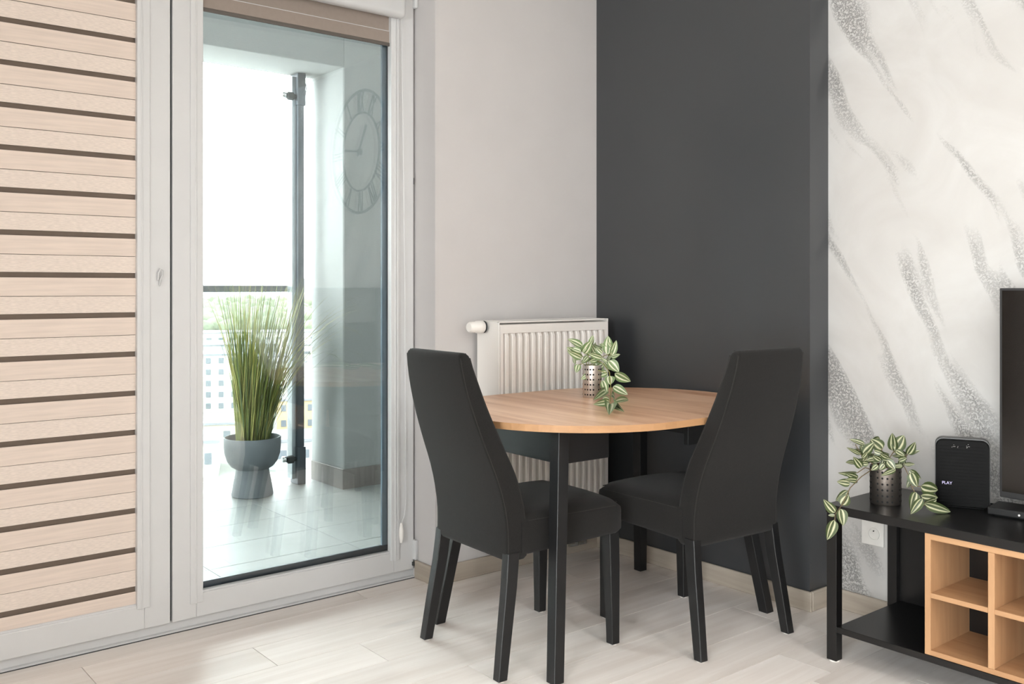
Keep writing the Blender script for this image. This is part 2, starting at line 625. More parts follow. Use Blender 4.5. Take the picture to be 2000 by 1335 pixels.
bm_box(bm, XW - .25, XW, .6, 3.30, 0, ZC)
bm_box(bm, XW - .25, XW, -2.2, .6, 0, .15)
bm_box(bm, XW - .25, XW, -2.2, .6, 2.48, ZC)
struct(obj('wall_west', bm, 'white'), 'white wall with an added fill-light window at the far left', 'wall')
struct(box('wall_south', XW, XP + .3, YS - .2, YS, 0, ZC, 'white'), 'white rear wall of the room behind the viewer', 'wall')

# unseen west window, added to bring in more daylight from the left
ww = struct(empty('fill_window_west', (XW - .12, 0, 0)), 'wide white framed fill-light window added in the left wall', 'window')
bm = bmesh.new()
for a, b_, c, d in ((-2.2, .6, .15, .22), (-2.2, .6, 2.41, 2.48), (-2.2, -2.13, .22, 2.41), (.53, .6, .22, 2.41), (-.835, -.765, .22, 2.41)):
    bm_box(bm, -.035, .035, a, b_, c, d)
obj('window_frame', bm, 'upvc', ww)
for a, b_ in ((-2.13, -.835), (-.765, .53)):
    box('pane', -.003, .003, a, b_, .22, 2.41, 'pane_w', ww)


# unseen window added further left for extra daylight on floor and walls
wl = struct(empty('fill_window_north', (0, 3.15, 0)), 'tall white framed fill-light window added left of the blind', 'window')
bm = bmesh.new()
for a, b_, c, d in ((-1.95, -.35, .05, .13), (-1.95, -.35, 2.30, 2.38), (-1.95, -1.87, .13, 2.30), (-.43, -.35, .13, 2.30)):
    bm_box(bm, a, b_, -.035, .035, c, d)
obj('window_frame', bm, 'upvc', wl)
box('pane', -1.87, -.43, -.003, .003, .13, 2.30, 'pane_w', wl)


# baseboards
def baseboard(name, x0, x1, y0, y1, mat, label):
    struct(obj(name, bm_box(bmesh.new(), x0, x1, y0, y1, 0, .07, .003), mat), label, 'baseboard')


BT = .012
baseboard('baseboard_north', WX1 - BT, XD, YG - BT, YG, 'base', 'pale wood skirting along the grey wall under the radiator')
baseboard('baseboard_reveal', WX1 - BT, WX1, YG, 3.10, 'base_y', 'short pale wood skirting piece in the door reveal')
baseboard('baseboard_northeast', XD - BT, XD, YC - BT, YG - BT, 'base_y', 'pale wood skirting along the anthracite wall')
baseboard('baseboard_return', XD, XP, YC - BT, YC, 'base', 'short pale wood skirting on the anthracite wall return')
baseboard('baseboard_east', XP - BT, XP, YS, YC - BT, 'base_y', 'pale wood skirting along the plaster wall behind the black shelf unit')

# ------------------------------------------------------------------ window and balcony door
YF = 3.105                                           # face of the sashes
fr = struct(empty('window_frame_fixed', (0, 3.16, 0)), 'fixed white outer frame around the window and balcony door', 'window frame')
bm = bmesh.new()
F0, F1 = 3.125 - 3.16, 3.20 - 3.16
bm_box(bm, WX0, WX1 + .02, F0, F1, 0, .05, .002)
bm_box(bm, WX0, WX1 + .02, F0, F1, 2.30, WZ1, .002)
bm_box(bm, WX0, WX0 + .05, F0, F1, .05, 2.30, .002)
bm_box(bm, 2.030, WX1 + .02, F0, F1, .05, 2.30, .002)
bm_box(bm, 1.05, 1.12, F0 + .005, F1, .05, 2.30, .002)
obj('outer_frame', bm, 'upvc', fr)
box('threshold_strip', WX0, WX1, -.052, -.035, -.002, .006, 'upvc', fr, .001)
box('threshold_gap', WX0, WX1, -.0575, -.0525, -.004, .0015, 'gap', fr)


def sash(root, x0, x1, g0, g1, zb=.036, zt=2.33):
    """four sash members with bead, gasket, double pane and spacer; g0..g1 is the glazed width"""
    y0 = root.location.y
    f, bk = YF - y0, 3.175 - y0
    for nm, a, b_, c, d in (('stile', x0, g0, zb, zt), ('stile', g1, x1, zb, zt),
                            ('bottom_rail', g0, g1, zb, .115), ('top_rail', g0, g1, 2.255, zt)):
        box(nm, a, b_, f, bk, c, d, 'upvc', root, .003, 2)
    bm = bmesh.new()
    bm_box(bm, g0, g1, f + .004, f + .028, .112, .121, .002)
    bm_box(bm, g0, g1, f + .004, f + .028, 2.249, 2.258, .002)
    obj('glazing_bead', bm, 'upvc', root)
    box('spacer_bar', g0, g1, f + .040, f + .050, .112, .139, 'spacer', root)
    box('spacer_bar', g1 - .030, g1 + .002, f + .040, f + .050, .139, 2.255, 'spacer_b', root)
    box('spacer_bar', g0 - .002, g0 + .012, f + .040, f + .050, .139, 2.255, 'spacer_b', root)
    gw, gc = (g1 - g0) / 2, (g0 + g1) / 2
    for yy in (.0315, .0575):                       # door panes are turned slightly to shift the clock's reflection
        obj('pane', bm_box(bmesh.new(), -gw, gw, -.0015, .0015, .115, 2.255), 'pane', root, loc=(gc, f + yy, 0), rot=(0, 0, R(-1.4) if x1 > 1.5 else 0))


w1 = struct(empty('window_1', (0, 3.14, 0)), 'tall white framed window filled by the beige striped blind', 'window')
sash(w1, -.10, 1.083, -.02, 1.0)
d1 = struct(empty('door_1', (0, 3.14, 0)), 'white framed glazed balcony door looking out on a planter', 'door')
sash(d1, 1.090, 2.0345, 1.17, 1.945)
box('seal', 1.0825, 1.0905, YF - 3.14 + .012, .03, .04, 2.33, 'gap', d1)
for z0, z1 in ((.072, .150), (2.235, 2.315)):
    h = obj('hinge', bm_box(bmesh.new(), 2.030, 2.045, -.052, -.030, z0, z1, .004, 2), 'upvc', d1)
box('hinge_pin', 2.026, 2.038, -.045, -.028, .050, .064, 'gap', d1)
box('latch_mark', 2.0335, 2.036, -.036, -.030, 1.545, 1.57, 'gap', d1)

# roller blinds -----------------------------------------------------
bl = empty('roller_blind', (.48, 3.115, 0))
tag(bl, 'lowered beige day and night blind with dark stripes on the left window', 'blind')
bx = bl.location.x
PER, Z0 = .1262, 1.9437
box('mesh_sheet', -.02 - bx, .985 - bx, .0075, .0085, .118, 2.26, 'mesh', bl)
me_p = to_mesh('fabric_strip', bm_box(bmesh.new(), -.5, .505, -.0005, .0005, -.0265, .0265), 'cloth')
me_r = to_mesh('ribbed_strip', bm_box(bmesh.new(), -.5, .505, -.0005, .0005, -.0272, .0272), 'cloth_r')
for i in range(-2, 15):
    zt = Z0 - PER * i                               # top of a dark gap
    for nm, me, za, zb, yo in (('fabric_strip', me_p, zt - .0165, zt - .0725, .000), ('ribbed_strip', me_r, zt - .0740, zt - PER, .002)):
        za, zb = min(za, 2.262), max(zb, .119)
        if za - zb < .012:
            continue
        o = obj(nm, me, parent=bl, loc=(0, yo, (za + zb) / 2))
        o.scale = (1, 1, (za - zb) / (.053 if nm == 'fabric_strip' else .0544))
        if nm == 'ribbed_strip':
            o.rotation_euler = (R(1.2), 0, 0)
for xa, xb in ((.975, 1.016), (-.035, .0)):
    g = box('guide_rail', xa - bx, xb - bx, -.016, .012, .105, 2.26, 'upvc', bl, .002, 2)
    box('rail_rib', xa - bx + .012, xa - bx + .017, -.0185, -.015, .105, 2.26, 'upvc', g, .001)
obj('roller_box', bm_box(bmesh.new(), -.05 - bx, 1.03 - bx, -.075, -.011, 2.175, 2.28, .02, 4), 'upvc', bl, 40)
bm = bmesh.new()
bm_tube(bm, [(1.040 - bx, -.018, 1.165), (1.040 - bx, -.022, 1.185), (1.046 - bx, -.022, 1.20), (1.053 - bx, -.022, 1.195), (1.053 - bx, -.022, 1.18), (1.048 - bx, -.02, 1.165), (1.046 - bx, -.016, 1.145)], .003, 6)
obj('cord_cleat', bm, 'upvc', bl, 60)

b2 = empty('roller_blind', (1.56, 3.115, 0))
tag(b2, 'rolled up taupe blind in a white box at the top of the balcony door', 'blind')
bx = b2.location.x
obj('roller_box', bm_box(bmesh.new(), 1.155 - bx, 1.972 - bx, -.065, -.011, 2.175, 2.28, .022, 4), 'upvc', b2, 40)
box('fabric_strip', 1.17 - bx, 1.94 - bx, .002, .003, 2.130, 2.20, 'cloth_g', b2)
box('fabric_strip', 1.17 - bx, 1.94 - bx, -.001, .000, 2.084, 2.1285, 'cloth_g', b2)
box('white_seam', 1.17 - bx, 1.94 - bx, -.0015, .003, 2.1285, 2.1305, 'upvc', b2)
obj('bottom_bar', bm_box(bmesh.new(), 1.175 - bx, 1.94 - bx, -.004, .004, 2.071, 2.085, .003, 2), plain('dark_taupe_bar', '5a544f', .5), b2)
for xa, xb in ((1.148, 1.191), (1.928, 1.966)):
    g = box('guide_rail', xa - bx, xb - bx, -.016, .012, .085, 2.26, 'upvc', b2, .002, 2)
    box('rail_rib', xa - bx + .016, xa - bx + .021, -.0185, -.015, .085, 2.26, 'upvc', g, .001)
bm = bmesh.new()
bm_tube(bm, [(1.950 - bx, -.030, 2.19), (1.949 - bx, -.028, 1.2), (1.949 - bx, -.028, .30), (1.952 - bx, -.028, .25), (1.962 - bx, -.030, .225)], .0014, 6)
bm_tube(bm, [(1.966 - bx, -.030, 2.19), (1.985 - bx, -.022, 1.2), (1.989 - bx, -.022, .30), (1.984 - bx, -.022, .255), (1.967 - bx, -.028, .228)], .0014, 6)
obj('pull_cord', bm, 'upvc', b2, 60)
bm = bm_lathe(bmesh.new(), [(0, 0), (.005, .002), (.0095, .03), (.0095, .05), (.006, .068), (.0045, .078), (0, .08)], 14, (1.964 - bx, -.030, .152))
obj('cord_weight', bm, 'steelw', b2, 50)

# ------------------------------------------------------------------ radiator
RX0, RX1, RY0, RY1, RZ0, RZ1 = 2.225, 2.812, 2.80, 2.945, .11, 1.01
ra = empty('radiator', ((RX0 + RX1) / 2, RY1, RZ0))
tag(ra, 'white ribbed panel radiator on the grey wall behind the dining table', 'radiator')
ox, oy, oz = ra.location
W2, D, Hh = (RX1 - RX0) / 2, RY0 - RY1, RZ1 - RZ0
box('side_panel', -W2, -W2 + .004, D + .006, 0, 0, Hh, 'steelw', ra, .0015)
box('side_panel', W2 - .004, W2, D + .006, 0, 0, Hh, 'steelw', ra, .0015)
bm = bmesh.new()
bm_box(bm, -W2, W2, D + .006, D + .016, Hh - .006, Hh, .001)
bm_box(bm, -W2, W2, -.012, 0, Hh - .006, Hh, .001)
for i in range(26):
    x = -W2 + .02 + i * (2 * W2 - .04) / 25
    bm_box(bm, x - .007, x + .007, D + .016, -.012, Hh - .006, Hh - .002)
obj('top_grille', bm, 'steelw', ra)
box('back_panel', -W2 + .01, W2 - .01, -.03, -.012, .02, Hh - .02, 'steelw', ra)
fp = box('front_panel', -W2 + .006, W2 - .006, D + .026, D + .036, .012, Hh - .013, 'steelw', ra)
bm = bmesh.new()
for a, b_, c, d in ((-W2 + .006, W2 - .006, Hh - .046, Hh - .013), (-W2 + .006, W2 - .006, .012, .046), (-W2 + .006, -W2 + .020, .046, Hh - .046), (W2 - .020, W2 - .006, .046, Hh - .046)):
    bm_box(bm, a, b_, D + .004, D + .026, c, d)
obj('panel_border', bm, 'steelw', fp)
NR = 16
pit = (2 * W2 - .044) / NR
prof = [(-.33 * pit, .0), (-.26 * pit, -.020), (-.18 * pit, -.0245), (.18 * pit, -.0245), (.26 * pit, -.020), (.33 * pit, .0)]
rings = []
for z, s_ in ((.047, .75), (.060, 1), (Hh - .060, 1), (Hh - .047, .75)):
    rings.append([(x, y * s_, z) for x, y in prof])
me = to_mesh('rib', bm_loft(bmesh.new(), rings), 'steelw')
for i in range(NR):
    obj('rib', me, parent=fp, loc=(-W2 + .022 + pit * (i + .5), D + .0265, 0))
va = obj('thermostat_valve', bm_lathe(bmesh.new(), [(0, 0), (.017, 0), (.021, .006), (.0215, .034), (.0245, .038), (.0245, .064), (.021, .068), (.0, .069)], 28), 'steelw', ra, 45,
         loc=(-W2 - .085, -.06, Hh - .022), rot=(0, pi / 2, 0))
obj('valve_collar', bm_lathe(bmesh.new(), [(0, .0), (.018, .0), (.018, .012), (.012, .014), (.012, .03), (0, .03)], 24), 'chrome', va, 45, loc=(0, 0, .069))
obj('seal_ring', bm_lathe(bmesh.new(), [(.0, .0), (.0235, .0), (.0235, .004), (0, .004)], 24), 'gap', va, 45, loc=(0, 0, .0695))
bm = bmesh.new()
bm_tube(bm, [(W2 - .03, -.03, 0), (W2 - .03, -.03, -.06), (W2 - .03, .02, -.075)], .008, 10)
bm_tube(bm, [(W2 - .08, -.03, 0), (W2 - .08, -.03, -.06), (W2 - .08, .02, -.075)], .008, 10)
obj('supply_pipe', bm, 'chrome', ra, 60)

# ------------------------------------------------------------------ dining table
TC, TR, TL, TZ, TT = (2.306, 2.318), .447, .256, .738, .021
ta = empty('dining_table', (TC[0], TC[1], 0), R(-1.5))
tag(ta, 'rounded golden oak dining table on splayed black legs by the radiator', 'table')


def half(sign, x_in):
    pts = [(sign * x_in, -TR * sign)]
    for i in range(33):
        t = -pi / 2 + pi * i / 32
        pts.append((sign * (TL / 2 + TR * cos(t)), TR * sin(t) * sign))
    pts.append((sign * x_in, TR * sign))
    return pts


bmA = bm_prism(bmesh.new(), half(1, .1285), TZ - TT, TZ)
bmB = bm_prism(bmesh.new(), half(-1, .1285), TZ - TT, TZ)
bmC = bm_box(bmesh.new(), -.1278, .1278, -TR, TR, TZ - TT, TZ)
for nm, bmx in (('tabletop_half', bmA), ('tabletop_half', bmB), ('extension_leaf', bmC)):
    bmesh.ops.recalc_face_normals(bmx, faces=bmx.faces[:])
    top = obj(nm, bmx, 'oak', ta)
    top.data.materials.append(M['oak_edge'])
    for p in top.data.polygons:
        if abs(p.normal.z) < .5:
            p.material_index = 1
# aprons: a short box frame under each half
AX, AY, AB = .375, .205, TZ - .135
for s in (-1, 1):
    box('apron_end', s * AX - .01, s * AX + .01, -AY, AY, AB, TZ - TT, 'black_m', ta, .001)
    for t in (-1, 1):
        xa, xb = sorted((s * AX, s * .185))
        box('apron_side', xa, xb, t * AY - .01, t * AY + .01, AB, TZ - TT, 'black_m', ta, .001)
for t in (-1, 1):
    box('extension_rail', -.34, .34, t * .165 - .012, t * .165 + .012, TZ - TT - .045, TZ - TT, 'black_m', ta)
    box('metal_runner', .14, .185, t * AY - .006, t * AY + .004, TZ - TT - .05, TZ - TT - .002, 'steel', ta)
for s in (-1, 1):
    for t in (-1, 1):
        top_c = (s * .385, t * .21)
        bot_c = (s * .487, t * .308)
        a = .021
        b_ = .0185
        rings = [[(bot_c[0] + p * b_, bot_c[1] + q * b_, 0) for p, q in ((-1, -1), (1, -1), (1, 1), (-1, 1))],
                 [(top_c[0] + p * a, top_c[1] + q * a, TZ - TT) for p, q in ((-1, -1), (1, -1), (1, 1), (-1, 1))]]
        bm = bm_loft(bmesh.new(), rings)
        bmesh.ops.bevel(bm, geom=bm.edges[:], offset=.0015, segments=1, affect='EDGES')
        obj('leg', bm, 'black_m', ta)


# ------------------------------------------------------------------ chairs (x = forward, origin between the rear feet)
def interp(tab, z):
    tab = sorted(tab)
    if z <= tab[0][0]:
        return tab[0][1]
    for (a, va), (b_, vb) in zip(tab, tab[1:]):
        if z <= b_:
            t = (z - a) / (b_ - a)
            return va + (vb - va) * t
    return tab[-1][1]


REAR = [(.335, .034), (.42, .036), (.47, .030), (.52, .020), (.58, .002), (.67, -.034), (.76, -.066), (.85, -.092), (.93, -.106), (.95, -.107)]
FRONT = [(.335, .11), (.455, .108), (.535, .090), (.59, .073), (.68, .030), (.79, -.017), (.87, -.045), (.93, -.066), (.95, -.070)]
HALF = [(.335, .197), (.5, .195), (.6, .188), (.75, .173), (.95, .152)]


def smooth_interp(tab, z):
    return (interp(tab, z - .035) + 2 * interp(tab, z) + interp(tab, z + .035)) / 4


def rrect(x0, x1, hw, r, z, n=4):
    pts = []
    for cx_, cy_, a0 in ((x1 - r, hw - r, 0), (x0 + r, hw - r, pi / 2), (x0 + r, -hw + r, pi), (x1 - r, -hw + r, 3 * pi / 2)):
        for i in range(n + 1):
            t = a0 + (pi / 2) * i / n
            pts.append((cx_ + r * cos(t), cy_ + r * sin(t), z))
    return pts


def make_chair():
    root = empty('dining_chair')
    rings = []
    zs = [.335, .338, .345] + [.36 + .03 * i for i in range(19)] + [.918, .932, .942, .948, .950]
    for z in zs:
        x0, x1, hw = smooth_interp(REAR, z), smooth_interp(FRONT, z), smooth_interp(HALF, z)
        ins = 0
        if z > .93:
            ins = .014 * (1 - sqrt(max(0, 1 - ((z - .93) / .020) ** 2)))
        if z < .345:
            ins = .006 * (1 - (z - .335) / .01)
        rings.append(rrect(x0 + ins, x1 - ins, hw - ins, min(.011, (x1 - x0) / 2 - ins - .001), z))
    back = obj('backrest', bm_loft(bmesh.new(), rings), 'chair', root, 50)
    bm = bmesh.new()
    for s in (-1, 1):
        for tabx, d in ((REAR, .004), (FRONT, -.004)):
            z_lo = .35 if tabx is REAR else .48
            pts = [(smooth_interp(tabx, z) + d, s * (smooth_interp(HALF, z) - .003), z) for z in [z_lo + (.935 - z_lo) * i / 16 for i in range(17)]]
            bm_tube(bm, pts, .0017, 5)
    for tabx, d in ((REAR, .011), (FRONT, -.011)):
        bm_tube(bm, [(smooth_interp(tabx, .945) + d, y, .9475) for y in (-.143, -.07, 0, .07, .143)], .0017, 5)
    obj('piping', bm, 'piping', back, 60)
    # seat cushion
    bm = bmesh.new()
    NX, NY = 14, 12
    xs0, xs1 = .085, .485
    prof_sec = []
    for i in range(NX + 1):
        u = i / NX
        x = xs0 + (xs1 - xs0) * u
        hw = .196 + .012 * u
        zb = .347 + .012 * u
        e = 0
        if u > .93:
            e = .012 * ((u - .93) / .07) ** 2
        crown = .020 * (1 - (2 * u - 1) ** 4)
        ring = []
        for j in range(NY + 1):
            v = -1 + 2 * j / NY
            drop = .012 * max(0, (abs(v) - .85) / .15) ** 2
            ring.append((x, v * (hw - e), .462 + crown * (1 - v * v) - drop - e))
        ring.append((x, (hw - e) + .003, .44 - e))
        ring.append((x, (hw - e) + .003, zb + .01))
        ring.append((x, (hw - e) - .004, zb + e * .4))
        ring.append((x, -(hw - e) + .004, zb + e * .4))
        ring.append((x, -(hw - e) - .003, zb + .01))
        ring.append((x, -(hw - e) - .003, .44 - e))
        prof_sec.append(ring)
    bm_loft(bm, prof_sec)
    seat = obj('seat', bm, 'chair', root, 55)
    bm = bmesh.new()
    for s in (-1, 1):
        bm_tube(bm, [(.11 + .345 * i / 10, s * (.1965 + .011 * i / 10), .447) for i in range(11)], .0018, 5)
    bm_tube(bm, [(.478, y, .4515 + .004 * (1 - (y / .185) ** 2)) for y in (-.185, -.1, 0, .1, .185)], .0018, 5)
    obj('piping', bm, 'piping', seat, 60)
    # legs
    for s in (-1, 1):
        prof = [(.36, .056, .183, .021, .016), (.26, .044, .188, .020, .016), (.12, .020, .197, .018, .0155), (.0025, .001, .204, .016, .015)]
        rings = [[(x + p * a, s * y + q * b_, z) for p, q in ((-1, -1), (1, -1), (1, 1), (-1, 1))] for z, x, y, a, b_ in prof]
        bm = bm_loft(bmesh.new(), rings)
        bmesh.ops.bevel(bm, geom=bm.edges[:], offset=.002, segments=1, affect='EDGES')
        lg = obj('leg', bm, 'black_m', root)
        obj('felt_pad', bm_lathe(bmesh.new(), [(0, 0), (.013, 0), (.013, .0025), (0, .0025)], 16, (.001, s * .204, 0)), 'felt', lg)
        prof = [(.37, .455, .180, .021, .020), (.25, .457, .183, .020, .019), (.05, .459, .187, .0165, .0155), (.0025, .459, .188, .016, .015)]
        rings = [[(x + p * a, s * y + q * b_, z) for p, q in ((-1, -1), (1, -1), (1, 1), (-1, 1))] for z, x, y, a, b_ in prof]
        bm = bm_loft(bmesh.new(), rings)
        bmesh.ops.bevel(bm, geom=bm.edges[:], offset=.002, segments=1, affect='EDGES')
        lg = obj('leg', bm, 'black_m', root)
        obj('felt_pad', bm_lathe(bmesh.new(), [(0, 0), (.013, 0), (.013, .0025), (0, .0025)], 16, (.459, s * .188, 0)), 'felt', lg)
    return root


ch1 = make_chair()
ch1.location = (1.702, 2.335, 0)
ch1.rotation_euler = (0, 0, R(-2.5))
tag(ch1, 'charcoal high-backed chair nearest the balcony door, its back turned to the glass', 'chair', 'dining chairs at the oak table')
ch2 = copy_tree(ch1)
ch2.location = (2.462, 1.842, 0)
ch2.rotation_euler = (0, 0, R(90 - 4))
tag(ch2, 'charcoal high-backed chair in front of the anthracite wall, nearest the black shelf unit', 'chair', 'dining chairs at the oak table')


# ------------------------------------------------------------------ potted foliage
def leaf_meshes(prefix, mat, n=4):
    out = []
    for v in range(n):
        bm = bmesh.new()
        uvl = bm.loops.layers.uv.new('UVMap')
        NX, NW = 9, 4
        fold = random.uniform(.15, .35)
        curl = random.uniform(-.25, .05)
        grid = []
        for i in range(NX + 1):
            t = i / NX
            wd = sin(pi * min(1, t ** .70)) ** .75 * .5 if 0 < t < 1 else 0
            row = []
            for j in range(-NW, NW + 1):
                q = j / NW
                row.append((bm.verts.new((t, q * wd, abs(q) * wd * fold + curl * t * t * .5)), (q * .5 + .5, t)))
            grid.append(row)
        for a, b_ in zip(grid, grid[1:]):
            for j in range(2 * NW):
                f = bm.faces.new((a[j][0], b_[j][0], b_[j + 1][0], a[j + 1][0]))
                for lp, src in zip(f.loops, (a[j], b_[j], b_[j + 1], a[j + 1])):
                    lp[uvl].uv = src[1]
        bm.verts.ensure_lookup_table()
        me = to_mesh('leaf', bm, mat, 180)
        out.append(me)
    return out


LEAF_A = leaf_meshes('a', 'leaf')
LEAF_B = leaf_meshes('b', 'leaf2')


def place_leaf(root, meshes, base, tip, width, roll):
    """width in metres; base and tip in world coordinates"""
    inv = root.matrix_world.inverted() if False else Matrix.Translation(-Vector(root.location))
    d = tip - base
    tip = tip + d * .10
    d = tip - base
    L = d.length
    xa = d.normalized()
    view = (EYE - base).normalized()
    za = (view - xa * view.dot(xa)).normalized()
    za = Quaternion(xa, roll) @ za
    ya = za.cross(xa)
    o = obj('leaf', random.choice(meshes), parent=root)
    m = Matrix.Identity(4)
    for i in range(3):
        m[i][0], m[i][1], m[i][2], m[i][3] = xa[i] * L, ya[i] * width, za[i] * L * .8, base[i]
    loc = Matrix.Translation(-Vector(root.location)) @ m
    o.matrix_local = loc
    return o


def metal_pot(root, r, h, mat):
    pot = obj('pot', bm_lathe(bmesh.new(), [(0, .002), (r - .003, .002), (r - .002, .0), (r, .003), (r, h), (r - .0025, h), (r - .0025, .006), (0, .006)], 40), mat, root, 40)
    bm = bmesh.new()
    ncol = 20
    for i in range(ncol):
        if i % 5 == 4:
            continue
        a = 2 * pi * i / ncol
        for j in range(6):
            z = h * (.1 + .155 * j)
            c = Vector((cos(a), sin(a), 0))
            t = Vector((-sin(a), cos(a), 0))
            vs = [bm.verts.new(c * (r + .0004) + t * (.0033 * cos(2 * pi * k_ / 8)) + Vector((0, 0, z + .0033 * sin(2 * pi * k_ / 8)))) for k_ in range(8)]
            bm.faces.new(vs)
    obj('perforation', bm, 'hole', pot)['kind'] = 'stuff'
    obj('moss', bm_lathe(bmesh.new(), [(0, h - .006), (r * .6, h - .008), (r - .004, h - .014)], 20), 'moss', root, 180)


# plant on the table
_p = at_depth(1158, 777, (CAMZ - TZ) * FPX / (777 - HZ))
pt = empty('potted_plant', (_p.x + .02, _p.y + .025, TZ))
tag(pt, 'trailing striped-leaf plant in a perforated steel pot on the oak table', 'plant', 'trailing plants in perforated steel pots')
metal_pot(pt, .0345, .118, 'steel')
D0 = Vector(pt.location).to_2d().dot(FWD.to_2d())


def table_pt(cx_, cy_, off, zs=TZ):
    x, y = 1080 + cx_ / 5.803, 630 + cy_ / 5.803
    d = D0 + off
    if y > HZ + 10:
        d = min(d, (CAMZ - zs - .016) * FPX / (y - HZ))
    return at_depth(x, y, d)


TLV = [(335, 275, 190, 190, 70), (350, 350, 430, 215, 85), (430, 260, 450, 150, 50), (310, 370, 170, 285, 70), (330, 400, 180, 330, 60),
       (320, 330, 215, 290, 55), (290, 470, 265, 555, 60), (490, 350, 440, 260, 55), (560, 350, 490, 290, 50), (620, 360, 625, 165, 95),
       (660, 370, 715, 215, 65), (660, 390, 750, 360, 45), (630, 430, 740, 545, 95), (560, 400, 410, 350, 55), (570, 470, 470, 545, 65),
       (480, 550, 330, 632, 62), (620, 560, 490, 600, 65), (700, 570, 866, 660, 92), (640, 600, 650, 692, 85), (680, 720, 832, 802, 80),
       (560, 650, 610, 785, 75), (600, 770, 497, 842, 65), (690, 905, 852, 862, 55), (640, 895, 490, 920, 60), (650, 920, 640, 1012, 95),
       (700, 910, 775, 985, 65), (640, 870, 560, 850, 45), (580, 440, 645, 525, 45), (400, 380, 345, 440, 50), (450, 330, 525, 405, 55),
       (500, 420, 415, 440, 45), (240, 390, 215, 300, 45), (580, 330, 690, 300, 40), (700, 860, 640, 800, 55), (450, 470, 540, 500, 60)]
for a, b_, c, d_, wd in TLV:
    o1 = random.uniform(-.035, .015)
    p0 = table_pt(a, b_, o1)
    p1 = table_pt(c, d_, o1 + random.uniform(-.03, .015))
    place_leaf(pt, LEAF_A, p0, p1, wd / 5.803 / FPX * D0 * 1.35, random.uniform(-.5, .5))
for k in range(26):                                  # the crowd of leaves over the pot mouth
    cx_, cy_ = random.uniform(250, 690), random.uniform(270, 470)
    a = random.uniform(-2.9, -.2)
    o1 = random.uniform(-.02, .04)
    place_leaf(pt, LEAF_A, table_pt(cx_, cy_, o1), table_pt(cx_ + 105 * cos(a), cy_ + 95 * sin(a), o1 + random.uniform(-.02, .02)), .014, random.uniform(-.6, .6))


def stems(root, paths, fn, mat, rad=.0014):
    for path in paths:
        pts = [fn(*p) - Vector(root.location) for p in path]
        obj('stem', bm_tube(bmesh.new(), pts, rad, 6), mat, root, 60)


stems(pt, [[(420, 520, 0), (440, 430, 0), (560, 450, -.02), (640, 560, -.035), (655, 720, -.04), (650, 890, -.04)],
           [(400, 520, 0), (370, 420, 0), (320, 360, -.005), (290, 330, -.005)],
           [(410, 520, 0), (400, 380, 0), (400, 300, 0)], [(430, 520, .0), (520, 400, 0), (620, 360, 0), (660, 370, 0)],
           [(400, 520, 0), (340, 460, -.01), (285, 475, -.01)], [(440, 500, -.01), (520, 540, -.03), (610, 570, -.035)],
           [(425, 520, -.005), (470, 400, -.005), (500, 330, -.005)]], table_pt, 'stem')

# ------------------------------------------------------------------ black shelf unit with oak cubbies
SX0, SX1, SY1, SY0, STZ = 2.566, 2.955, 1.621, .47, .478
st = empty('shelf_unit', ((SX0 + SX1) / 2, (SY0 + SY1) / 2, 0))
tag(st, 'low black shelf unit with open oak cubbies along the plaster wall', 'shelf unit')
ox, oy = st.location.x, st.location.y


def sbox(name, x0, x1, y0, y1, z0, z1, mat, parent=st, bev=.001, label=None):
    return box(name, x0 - ox, x1 - ox, y0 - oy, y1 - oy, z0, z1, mat, parent, bev, label=label)


sbox('top_board', SX0 - .002, SX1 + .004, SY0 - .002, SY1 + .002, .452, STZ, 'black_l')
LG = .033
for xa in (SX0, SX1 - LG):
    for ya in (SY1 - LG, SY0):
        lg = sbox('leg', xa, xa + LG, ya, ya + LG, .004, .452, 'black_l')
        obj('foot_pad', bm_lathe(bmesh.new(), [(0, 0), (.016, 0), (.016, .0045), (0, .0045)], 16, (xa + LG / 2 - ox, ya + LG / 2 - oy, 0)), 'felt', lg)
sbox('bottom_shelf', SX0, SX1 - .002, SY0 + LG, SY1 - LG, .092, .111, 'black_l')
sbox('back_panel', SX1 - .014, SX1 - .004, SY0 + LG, SY1 - LG, .111, .452, 'black_l')
CY1, CW, PT = 1.313, .1735, .017
cb = sbox('cubby_top', SX0 + .002, SX1 - .016, CY1 - 3 * CW - PT, CY1, .4345, .4515, 'oak_y')
sbox('cubby_bottom', SX0 + .002, SX1 - .016, CY1 - 3 * CW - PT, CY1, .1115, .126, 'oak_y')
for i in range(4):
    sbox('cubby_upright', SX0 + .0015, SX1 - .016, CY1 - i * CW - PT, CY1 - i * CW, .1115 if i in (0, 3) else .126, .4515 if i in (0, 3) else .4345, 'oak_z')
sbox('cubby_shade_sheet', SX0 + .235, SX0 + .241, CY1 - 3 * CW, CY1 - .002, .126, .4345, 'black_l')  # black sheet partway in stands for the shade deep in the cubbies
for i in range(3):
    sbox('cubby_shelf', SX0 + .002, SX1 - .016, CY1 - (i + 1) * CW, CY1 - i * CW - PT, .272, .286, 'oak_y')

# plant on the shelf unit
ps = empty('potted_plant', (2.715, 1.512, STZ))
tag(ps, 'trailing striped-leaf plant in a dark perforated pot on the black shelf unit', 'plant', 'trailing plants in perforated steel pots')
metal_pot(ps, .0455, .115, 'steel_d')
D1 = Vector(ps.location).to_2d().dot(FWD.to_2d())


def shelf_pt(cx_, cy_, off):
    return at_depth(1600 + cx_ / 5.804, 830 + cy_ / 5.804, D1 + off)


